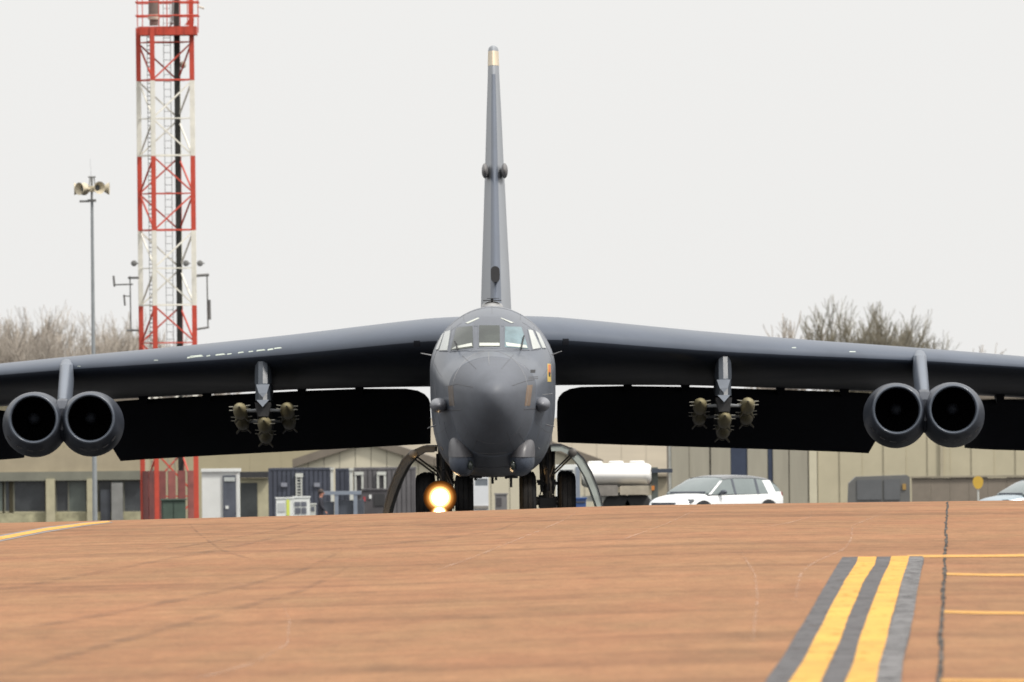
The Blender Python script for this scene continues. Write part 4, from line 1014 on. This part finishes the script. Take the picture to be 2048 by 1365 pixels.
# tow tractor with a canopy frame and its driver
tg = mat('tug_grey', (.20,.23,.28), .5, var=.15); tdk = mat('tug_dark', (.07,.08,.10), .5, var=.2)
tug = empty('tow_tractor', base(690, 648), 'blue grey tow tractor with a canopy on posts, right of the seated figure', 'tractor'); ot = tug.location.copy()
pb('canopy', 640, 983, 722, 990, 648, 1.5, tg, tug, ot)
for x in (673, 711):
    for dy in (0.02, 1.38): pb('post', x - 4, 990, x + 4, 1046, 648 + dy, .1, tg, tug, ot)
pb('bonnet', 648, 1004, 668, 1060, 648.2, 1.1, tdk, tug, ot, True, -.35); pb('body', 676, 1001, 707, 1060, 648.2, 1.1, tdk, tug, ot, True, -.35); pb('counterweight', 716, 1000, 728, 1060, 648.2, 1.1, tdk, tug, ot, True, -.35)
cart_wheels(tug, ot, 655, 718, 648.1)
dk = empty('generator_trailer', base(748, 655), 'dark grey generator trailer standing before the warm grey container', 'trailer'); od = dk.location.copy()
gm_ = mat('trailer_dark', (.075,.07,.075), .5, var=.25, scale=1.5)
pb('body', 724, 981, 776, 1060, 655, 1.2, gm_, dk, od, True, -.3); pb('roof', 722, 978, 778, 981, 654.95, 1.3, gm_, dk, od)
pb('red_lamp', 727, 994, 731, 1003, 654.93, .06, mat('lamp_red', (.35,.05,.06), .4), dk, od); pb('latch_plate', 738, 990, 743, 998, 654.95, .04, cw, dk, od); pb('louvre', 748, 988, 770, 1012, 654.96, .03, bay, dk, od)
cart_wheels(dk, od, 732, 768, 655)

# ---- person on the apron
def person():
    D = 639.0; bp = base(641, D); top = W(639, 981, D)
    e = empty('person', bp, 'person in dark work clothes standing by the white carts, facing right', 'person')
    H = top.z - bp[2]; k = H / 1.75
    def P(x, y, z): return (x*k, y*k, z*k)
    J = [P(0,0,.95), P(0,0,1.15), P(.01,0,1.38), P(.02,0,1.47), P(.03,0,1.53), P(.035,0,1.64), P(.03,0,1.73),
         P(0,-.19,1.40), P(.04,-.23,1.12), P(.18,-.2,.95), P(0,.19,1.40), P(.03,.23,1.12), P(.16,.2,.95),
         P(0,-.1,.9), P(.03,-.1,.5), P(0,-.1,.08), P(.16,-.1,.03), P(0,.1,.9), P(.05,.1,.5), P(-.02,.1,.08), P(.14,.1,.03)]
    rad = [.16,.15,.17,.07,.065,.105,.07,.075,.055,.04,.075,.055,.04,.1,.075,.055,.05,.1,.075,.055,.05]
    E = [(0,1),(1,2),(2,3),(3,4),(4,5),(5,6),(2,7),(7,8),(8,9),(2,10),(10,11),(11,12),(0,13),(13,14),(14,15),(15,16),(0,17),(17,18),(18,19),(19,20)]
    me = bpy.data.meshes.new('body'); me.from_pydata(J, E, []); 
    ob = bpy.data.objects.new('body', me); COL.objects.link(ob); ob.parent = e
    sk = ob.modifiers.new('skin', 'SKIN'); ob.modifiers.new('sub', 'SUBSURF').levels = 2
    ob.modifiers['sub'].render_levels = 2
    for i, v in enumerate(me.skin_vertices[0].data): v.radius = (rad[i]*k, rad[i]*k); v.use_root = (i == 0)
    m = bpy.data.materials.new('clothing'); m.use_nodes = True; t = m.node_tree; b = t.nodes['Principled BSDF']; b.inputs['Roughness'].default_value = .8
    tc = t.nodes.new('ShaderNodeTexCoord'); sp = t.nodes.new('ShaderNodeSeparateXYZ'); t.links.new(tc.outputs['Object'], sp.inputs[0])
    r = t.nodes.new('ShaderNodeValToRGB'); r.color_ramp.interpolation = 'CONSTANT'
    mr = t.nodes.new('ShaderNodeMapRange'); mr.inputs[2].default_value = H; t.links.new(sp.outputs[2], mr.inputs[0]); t.links.new(mr.outputs[0], r.inputs[0])
    el = r.color_ramp.elements; el[0].color = (.03,.03,.04,1); el[1].position = .845; el[1].color = (.42,.19,.13,1)
    t.links.new(r.outputs[0], b.inputs['Base Color']); me.materials.append(m)
    hc = P(.03, 0, 1.66)
    MB().ell((hc[0]-.012*k, hc[1], hc[2]+.03*k), (.115*k, .105*k, .12*k), 14, 10).build('hair', mat('hair_dark', (.05,.035,.03), .7), e, smooth=True)
    MB().ell((hc[0]+.11*k, hc[1], hc[2]-.03*k), (.025*k,.018*k,.03*k), 8, 6).build('nose', mat('skin_tone', (.42,.19,.13), .6), e, smooth=True)
    for s in (-1, 1):
        for f in range(5):
            a = P(.18 + .01*f, s*.2 + (f-2)*.016, .94 - .005*f); l = (.06,.085,.09,.082,.065)[f]
            MB().tube(a, (a[0] + .03*k, a[1] + (s*-.02*k if f == 0 else 0), a[2] - l*k), .010*k, .008*k, 6).build('finger', MATS['skin_tone'], e)
person()

# ---- vehicles behind the landing gear
truck = empty('tanker_truck', base(1220, 560), 'white tanker truck seen through the right landing gear door', 'truck'); otk = truck.location.copy()
tw = mat('tank_white', (.74,.73,.70), .3, var=.05, scale=1); tgr = mat('chassis_grey', (.20,.185,.165), .6, var=.3, scale=3)
a, b = W(1163, 952, 560), W(1303, 952, 560); rz = 24 / F * 560
rings = []
for t, q in ((0,.02),(.0,.75),(.03,.92),(.08,1),(.92,1),(.97,.92),(1,.75),(1,.02)):
    x = a.x + (b.x - a.x) * t
    rings.append([(x, 561.2 + 1.1*q*math.cos(2*math.pi*i/36), a.z + rz*q*math.sin(2*math.pi*i/36)) for i in range(36)])
tank = MB().loft(rings).build('tank', tw, truck, otk, smooth=40)
for t in (.2, .5, .8):
    x = a.x + (b.x-a.x)*t; MB().lathe((x, 561.2, a.z + rz), (0,0,1), [(-.08,.25),(.05,.25),(.08,.2),(.08,.02)], 16).build('manhole', tw, tank, otk, smooth=40)
pb('side_locker', 1180, 971, 1236, 992, 560, .5, tgr, truck, otk); pb('side_locker', 1240, 972, 1298, 990, 560, .5, mat('locker_sand', (.36,.32,.25), .6, var=.3, scale=2), truck, otk)
pb('chassis', 1150, 992, 1303, 1003, 560.3, 1.8, pale_w, truck, otk)
cb_ = pb('cab', 1112, 930, 1160, 1003, 560.1, 2.1, cw, truck, otk); pb('side_window', 1120, 940, 1146, 962, 560.06, .045, winm, cb_, otk); pb('windscreen_pillar', 1152, 934, 1160, 1000, 560.05, .048, tg, cb_, otk)
pb('rear_valve_box', 1303.5, 935, 1316, 1000, 560.6, 1.0, mat('valve_dark', (.10,.115,.105), .6, var=.3), truck, otk); pb('tail_lamp', 1303, 972, 1309, 981, 560.5, .09, mat('lamp_orange', (.6,.22,.05), .4), truck, otk)
pb('hose_rail', 1303.5, 938, 1345, 946, 560.4, .15, mat('valve_navy', (.04,.05,.07), .5), truck, otk)
for x in (1135, 1235, 1275):
    p = W(x, 1015, 560)
    for yy in (.35, 2.0): MB().lathe((p.x, 560 + yy, gz(0,560) + .5), (0,1,0), [(-.15,.02),(-.15,.42),(-.1,.5),(.1,.5),(.15,.42),(.15,.02)], 24).build('wheel', wd, truck, otk, smooth=40)
van = empty('white_van', base(962, 600), 'white box van seen between the two sets of nose wheels', 'van'); ov = van.location.copy()
pb('body', 947, 972, 977, 1050, 600, 3.2, mat('van_white', (.62,.64,.66), .4, var=.06), van, ov, True, -.3); pb('windscreen', 950, 958, 975, 972, 600.02, 2.8, mat('van_glass', (.16,.18,.20), .2, var=.2), van, ov); pb('roof', 947, 953.5, 977, 958, 600, 3.2, MATS['van_white'], van, ov)
pb('pillar', 947, 958, 950, 972, 600, .1, MATS['van_white'], van, ov); pb('pillar', 975, 958, 977, 972, 600, .1, MATS['van_white'], van, ov); pb('bumper', 947, 1012, 977, 1018, 599.9, .1, tgr, van, ov)
for x in (951, 972):
    p = W(x, 1020, 600); MB().lathe((p.x, 600.6, gz(0,600)+.33), (1,0,0), [(-.1,.02),(-.1,.28),(-.06,.33),(.06,.33),(.1,.28),(.1,.02)], 18).build('wheel', wd, van, ov, smooth=40)
cart(990, 1014, 990, 590, 'dark grey box cart between the nose wheels', mat('cart_grey', (.17,.165,.165), .6, var=.2, scale=2), [('panel', 993, 996, 1003, 1012, gm_)])
cart(1150, 1172, 999, 520, 'small blue box cart just right of the right hand tyre', mat('crate_blue', (.03,.075,.22), .5, var=.15), [('stripe', 1152, 1003, 1170, 1006, navy)])

# ---- right hand hangar with tall door leaves
hr = empty('hangar', base(1700, 720), 'grey beige hangar with tall sliding door leaves behind the white car', 'hangar'); oh = hr.location.copy(); RD = 720.0
pg = mat('leaf_grey', (.315,.295,.235), .6, var=.10, scale=.8, stretch=(3,1,.3)); pg2 = mat('leaf_beige', (.45,.405,.285), .65, var=.08, scale=.6)
nv = mat('leaf_navy', (.03,.042,.075), .5, var=.15)
leaves = [(1338,1342,pale_w),(1342.5,1378,pg),(1378.8,1419,pg),(1422,1461,pg),(1461.5,1494.5,nv),(1495,1535,pg),(1536,1545,nv),(1546,1577,pg),(1579,1616,pg),(1618,1634,mat('leaf_pale', (.54,.50,.37), .6, var=.06))]
x = 1635.5
while x < 2110: leaves.append((x, x + 43.75, pg2)); x += 44
for i, (x0, x1, m) in enumerate(leaves): pb('door_leaf', x0, 802, x1, 1050, RD + (.0 if i % 2 else .05), .18, m, hr, oh, True)
pb('back_wall', 1338, 800, 2115, 1050, RD + .3, 10, brownr, hr, oh, True)
pb('door_track', 1336, 793, 2118, 801, RD - .1, 11, brownr, hr, oh)
pb('downpipe', 1880, 803, 1886, 1000, RD - .12, .1, mat('pipe_tan', (.36,.32,.23), .6), hr, oh)
lw = empty('low_wall', base(1950, 690), 'low brown-grey wall in front of the beige hangar at the right', 'wall'); olw = lw.location.copy()
for k in range(8): pb('wall_block', 1824 + k*38, 955 + (k % 3 == 1)*1.5, 1861.4 + k*38, 1040, 690, .4, mat('low_wall_grey', (.205,.175,.14), .8, var=.15, scale=1.2), lw, olw, True)
pb('coping', 1822, 951.5, 2130, 955, 689.9, .6, mat('coping_tan', (.27,.24,.18), .8, var=.2), lw, olw)
gv = empty('grey_trailer', base(1757, 660), 'dark grey closed trailer parked before the beige hangar on the right', 'trailer'); ogv = gv.location.copy()
gvm = mat('trailer_grey', (.125,.125,.12), .6, var=.12, scale=1.2)
a, b = W(1694, 975, 660), W(1820, 975, 660); t = W(1757, 951, 660); zb = gz(0,660) + .35
MB().prism([(a.x, zb), (b.x, zb), (b.x, t.z - .08), (b.x - .12, t.z), (a.x + .35, t.z - .05), (a.x + .08, t.z - .3)], 660, 661.8).build('body', gvm, gv, ogv)
pb('side_panel', 1714, 960, 1764, 1000, 659.96, .035, mat('trailer_panel', (.105,.11,.115), .6, var=.12), gv, ogv); pb('side_panel', 1768, 959, 1800, 1000, 659.96, .035, MATS['trailer_panel'], gv, ogv)
pb('reflector', 1805, 968, 1812, 980, 659.95, .04, mat('amber', (.32,.20,.06), .5), gv, ogv)
cart_wheels(gv, ogv, 1720, 1790, 660)
sg = empty('marker_sign', base(1956, 640), 'yellow marker sign on a short post by the low wall at the right', 'sign'); osg = sg.location.copy()
c = W(1956, 963, 640)
MB().prism([(c.x + .2*math.cos(R(q)) , c.z + .2*math.sin(R(q))*(1.0 if math.sin(R(q)) > 0 else 1.5)) for q in range(0,360,30)], 640, 640.05).build('plate', mat('sign_yellow', (.55,.35,.05), .5, var=.1), sg, osg)
MB().tube((c.x, 640.08, osg[2]), (c.x, 640.08, c.z + .1), .035).build('post', pale_w, sg, osg)

# ---- cars
def lerp_l(l, x): return herm(l, x)
def make_car(name, loc, rot, paintm, label, scale=1.0):
    e = empty(name, loc, label, 'car', 'cars parked behind the aircraft'); e.rotation_euler = (0, 0, rot); e.scale = (scale, scale, scale * .95)
    # x forward, y left; body shell from cross sections
    hood = [(-2.15,.86),(-2.08,1.02),(-1.9,1.07),(-1.0,1.03),(.3,.99),(.85,.98),(1.5,.90),(1.95,.78),(2.12,.60),(2.17,.48)]
    wid = [(-2.15,.70),(-2.05,.82),(-1.7,.90),(-.8,.925),(.8,.92),(1.5,.88),(1.9,.78),(2.1,.62),(2.17,.48)]
    bot = [(-2.15,.42),(-1.9,.24),(1.8,.22),(2.17,.30)]
    rings = []
    for i in range(41):
        x = -2.15 + 4.32 * i / 40; zt = herm(hood, x); w = herm(wid, x); zb = herm(bot, x); h = zt - zb
        sec = [(.0,zt+.012),(.5,zt+.005),(.8,zt-.02),(.93,zt-.09),(.985,zt-.2),(1.0,zb+.55*h),(.97,zb+.3*h),(.985,zb+.18*h),(.93,zb+.03),(.7,zb),(0,zb)]
        ring = [(x, q*w, z) for q, z in sec] + [(x, -q*w, z) for q, z in sec[1:-1][::-1]]
        rings.append(ring)
    MB().loft(rings).build('body', paintm, e, smooth=35)
    glass = mat('car_glass', (.16,.19,.19), .08, var=.15, scale=1, spec=.7)
    roof = [(-1.95,1.10),(-1.75,1.32),(-1.45,1.44),(-.9,1.50),(-.2,1.51),(.35,1.46),(.7,1.30),(1.05,1.06),(1.12,.99)]
    rings = []
    for i in range(25):
        x = -1.95 + 3.05 * i / 24; zt = herm(roof, x); zb = .93; w0 = herm(wid, x) * .95; t = (zt - zb) / .58; w1 = w0 - .20 * t
        sec = [(0,zt),(.6*w1,zt-.012),(.9*w1,zt-.04),(w1,zt-.10*t-.01),(w0,zb)]
        rings.append([(x, y, z) for y, z in sec] + [(x, -y, z) for y, z in sec[1:][::-1]])
    MB().loft(rings).build('window_glass', glass, e, smooth=35)
    rings = []
    for i in range(18):
        x = -1.86 + 2.2 * i / 17; zt = herm(roof, x) + .012; w0 = herm(wid, x)*.95; t = (zt-.93)/.58; w1 = w0 - .2*t
        sec = [(0,zt),(.6*w1,zt-.012),(.9*w1,zt-.035),(w1+.006,zt-.09*t-.01)]
        top = [(x, y, z) for y, z in sec[::-1]] + [(x, -y, z) for y, z in sec[1:]]
        rings.append(top + [(p[0], p[1]*.97, p[2]-.03) for p in top[::-1]])
    MB().loft(rings).build('roof', mat('roof_gloss', (.13,.135,.14), .2, var=.05) if paintm.name == 'car_white' else paintm, e, smooth=35)
    for s in (-1, 1):
        def side(x, f):   # point on the glass side, f = 0 sill .. 1 roof edge
            zt = herm(roof, x); w0 = herm(wid, x)*.95; t = (zt-.93)/.58; w1 = w0 - .2*t; z1 = zt - .10*t - .01
            return Vector((x, s*(w0 + (w1-w0)*f + .006), .93 + (z1-.93)*f))
        for xa, xb, ww, nm, m_ in ((1.06,.42,.05,'front_pillar',paintm),(.0,-.04,.045,'door_pillar',tdk),(-.95,-1.0,.05,'door_pillar',tdk),(-1.55,-1.45,.16,'rear_pillar',paintm)):
            a = side(xa, 0); b = side(xb, 1)
            MB().add([a + Vector((-ww,0,0)), a + Vector((ww,0,0)), b + Vector((ww,0,0)), b + Vector((-ww,0,0)), a + Vector((-ww,-s*.03,0)), a + Vector((ww,-s*.03,0)), b + Vector((ww,-s*.03,0)), b + Vector((-ww,-s*.03,0))], [(0,1,2,3),(7,6,5,4),(0,4,5,1),(1,5,6,2),(2,6,7,3),(3,7,4,0)]).build(nm, m_, e)
        MB().ell((.62, s*1.0, 1.0), (.08,.12,.075), 14, 10).tube((.66, s*.86, .95), (.64, s*.96, .98), .03).build('wing_mirror', tdk, e, smooth=True)
        MB().add([(1.93, s*.50, .66), (1.80, s*.86, .70), (1.74, s*.885, .80), (1.90, s*.52, .79), (1.8, s*.5, .70), (1.6, s*.8, .74)], [(0,1,2,3),(0,4,5,1),(3,2,5,4),(1,5,2),(0,3,4)]).build('headlight', mat('headlamp_dark', (.10,.11,.12), .15, var=.4, scale=6), e)
        MB().add([(-2.12, s*.55, .85), (-2.0, s*.84, .85), (-1.98, s*.84, .98), (-2.1, s*.55, .98), (-1.9, s*.6, .9)], [(0,1,2,3),(0,4,1),(1,4,2),(2,4,3),(3,4,0)]).build('tail_light', mat('tail_red', (.3,.02,.02), .3), e)
        for x in (-1.33, 1.36):
            MB().lathe((x, s*.90, .36), (0,1,0), [(-.12,.35),(.012,.40),(.022,.40),(.024,.02)], 28).build('wheel_arch', bay, e)
            ty = MB().lathe((x, s*.83, .335), (0,1,0), [(-.11,.02),(-.11,.27),(-.09,.325),(.09,.325),(.105,.27),(.105,.2),(.08,.19),(.08,.02)], 28).build('tyre', rubber, e, smooth=35)
            rim = MB()
            for k in range(5):
                q = 2*math.pi*k/5; rim.box((x - .02, s*.83 + s*.085 - .01, .335), (x + .02, s*.83 + s*.085 + .01, .335)) if False else rim.tube((x, s*.925, .335), (x + .19*math.cos(q), s*.925, .335 + .19*math.sin(q)), .03, .025, 6)
            rim.build('rim', mat('rim_silver', (.45,.45,.46), .3, metal=.8), ty)
    MB().box((2.05,-.46,.50), (2.13,.46,.70)).build('grille', tdk, e); MB().box((2.10,-.5,.30), (2.19,.5,.42)).build('lower_intake', tdk, e)
    MB().box((2.165,-.26,.44), (2.20,.26,.50)).build('number_plate', pale_w, e)
    # windscreen frame
    MB().tube((1.09,-.70,1.0), (1.09,.70,1.0), .03).build('scuttle', tdk, e)
    return e
cwm = mat('car_white', (.80,.81,.81), .22, var=.03, scale=1, spec=.5)
p = W(1428, 1000, 540)
make_car('parked_car', (p.x, 540, gz(p.x, 540) - .13), R(180 + 45), cwm, 'white hatchback car parked right of the aircraft, front turned to the left', 1.09)
csm = mat('car_silver_blue', (.34,.40,.44), .3, var=.05, scale=1, metal=.4)
p = W(2078, 1000, 560)
make_car('parked_car', (p.x, 560, gz(p.x, 560) - .12), R(180 + 30), csm, 'pale blue silver car at the right edge of the picture, mostly out of view')

# ---------------------------------------------------------------- bare trees
def bare_tree(name, loc, height, spread, label, seed, m, levels=6, up=.55, group='bare winter trees', dens=1.0, tw=.011):
    rnd = random.Random(seed); e = empty(name, loc, label, 'tree', group)
    tv, tf, cv, cf = [], [], [], []
    def seg(V, Fc, p0, p1, r0, r1, n=3):
        a = (p1 - p0).normalized(); t = Vector((0,0,1)) if abs(a.z) < .9 else Vector((1,0,0)); u = a.cross(t).normalized(); w2 = a.cross(u); o = len(V)
        for p, r in ((p0, r0), (p1, r1)):
            for i in range(n):
                q = 2*math.pi*i/n; V.append(tuple(p + (u*math.cos(q) + w2*math.sin(q))*r))
        for i in range(n): Fc.append((o+i, o+(i+1)%n, o+n+(i+1)%n, o+n+i))
    def grow(p, d, L, r, lv):
        if lv > levels: return
        n = 3; q = p; dd = d
        for k in range(n):
            dd = (dd + Vector((rnd.gauss(0,.13), rnd.gauss(0,.13), rnd.gauss(.05,.08)))).normalized()
            q2 = q + dd * (L / n); ra = r*(1-.25*k/n); rb = r*(1-.25*(k+1)/n)
            if lv == 0: seg(tv, tf, q, q2, ra, rb, 9)
            else: seg(cv, cf, q, q2, max(ra, tw), max(rb, tw), 4 if lv < 2 else 3)
            if lv > 0 and k >= 0 and rnd.random() < .75:
                ax = Vector((rnd.gauss(0,1), rnd.gauss(0,1), rnd.gauss(0,.6))).normalized()
                nd = (dd*.75 + ax*.62 + Vector((0,0,up*.25))).normalized(); grow(q2, nd, L*rnd.uniform(.45,.68), rb*.5, lv+1 if lv < 2 else lv+1)
            q = q2
        kids = 5 if lv == 0 else (3 if lv < 3 else 2)
        for k in range(kids):
            an = 2*math.pi*(k + rnd.random()*.7)/kids
            side = Vector((math.cos(an), math.sin(an), 0)) * spread
            nd = (dd*(.8) + side*(rnd.uniform(.35,.75)) + Vector((0,0,up*.35))).normalized()
            grow(q, nd, L*rnd.uniform(.62,.86), r*.62, lv+1)
    grow(Vector((0,0,0)), Vector((0,0,1)), height*.26, height*.022, 0)
    zmax = max(v[2] for v in cv); s = height / zmax
    tv = [(a*s, b*s, c*s) for a, b, c in tv]; cv = [(a*s, b*s, c*s) for a, b, c in cv]
    for nm, V, Fc in (('trunk', tv, tf), ('crown', cv, cf)):
        me = bpy.data.meshes.new(nm); me.from_pydata(V, [], Fc); me.update(); me.materials.append(m)
        o = bpy.data.objects.new(nm, me); COL.objects.link(o); o.parent = e
    return e
bark = mat('bark_haze_pale', (.36,.32,.275), .85, var=.2, scale=2); bark2 = mat('bark_olive', (.19,.17,.125), .85, var=.25, scale=2)  # first bark is paled: distance haze and blur put into its colour
def tree_at(px, ytop, d, spread, seed, label, m, up=.6, levels=5, tw=.012):
    p = W(px, ytop, d); zb = gz(0, d); return bare_tree('bare_tree', (p.x, d, zb), p.z - zb, spread, label, seed, m, levels, up, tw=tw)
specs = [(-25,625,930,.8,'bare winter tree at the extreme left edge of the picture'),(38,612,945,.75,'bare winter tree above the outer left engine'),(92,600,925,.8,'tallest bare winter tree, above the left engine pod'),(150,606,955,.75,'bare winter tree just left of the siren pole'),(205,618,935,.75,'bare winter tree just right of the siren pole'),(252,628,950,.75,'bare winter tree touching the left side of the mast'),(312,655,940,.7,'bare winter tree seen through the mast lattice')]
for i, (px, yt, d, sp, lab) in enumerate(specs): tree_at(px, yt, d, sp, 100 + i, lab, bark, up=.9, levels=6, tw=.0075)
tree_at(1690, 588, 900, .55, 31, 'wide bare tree with dark clumps above the right wing', bark2, up=.65, levels=6, tw=.0085)
tree_at(1782, 630, 915, .5, 47, 'lower bare tree between the wide tree and the right engine pylon', bark2, up=.6, levels=6, tw=.0085)
tree_at(1590, 622, 930, .6, 33, 'small slender bare tree above the right wing, left of the wide tree', bark, up=.8, tw=.008)
tree_at(1915, 686, 930, .6, 34, 'tiny treetop just above the wing at the far right', bark, up=.8, tw=.012)
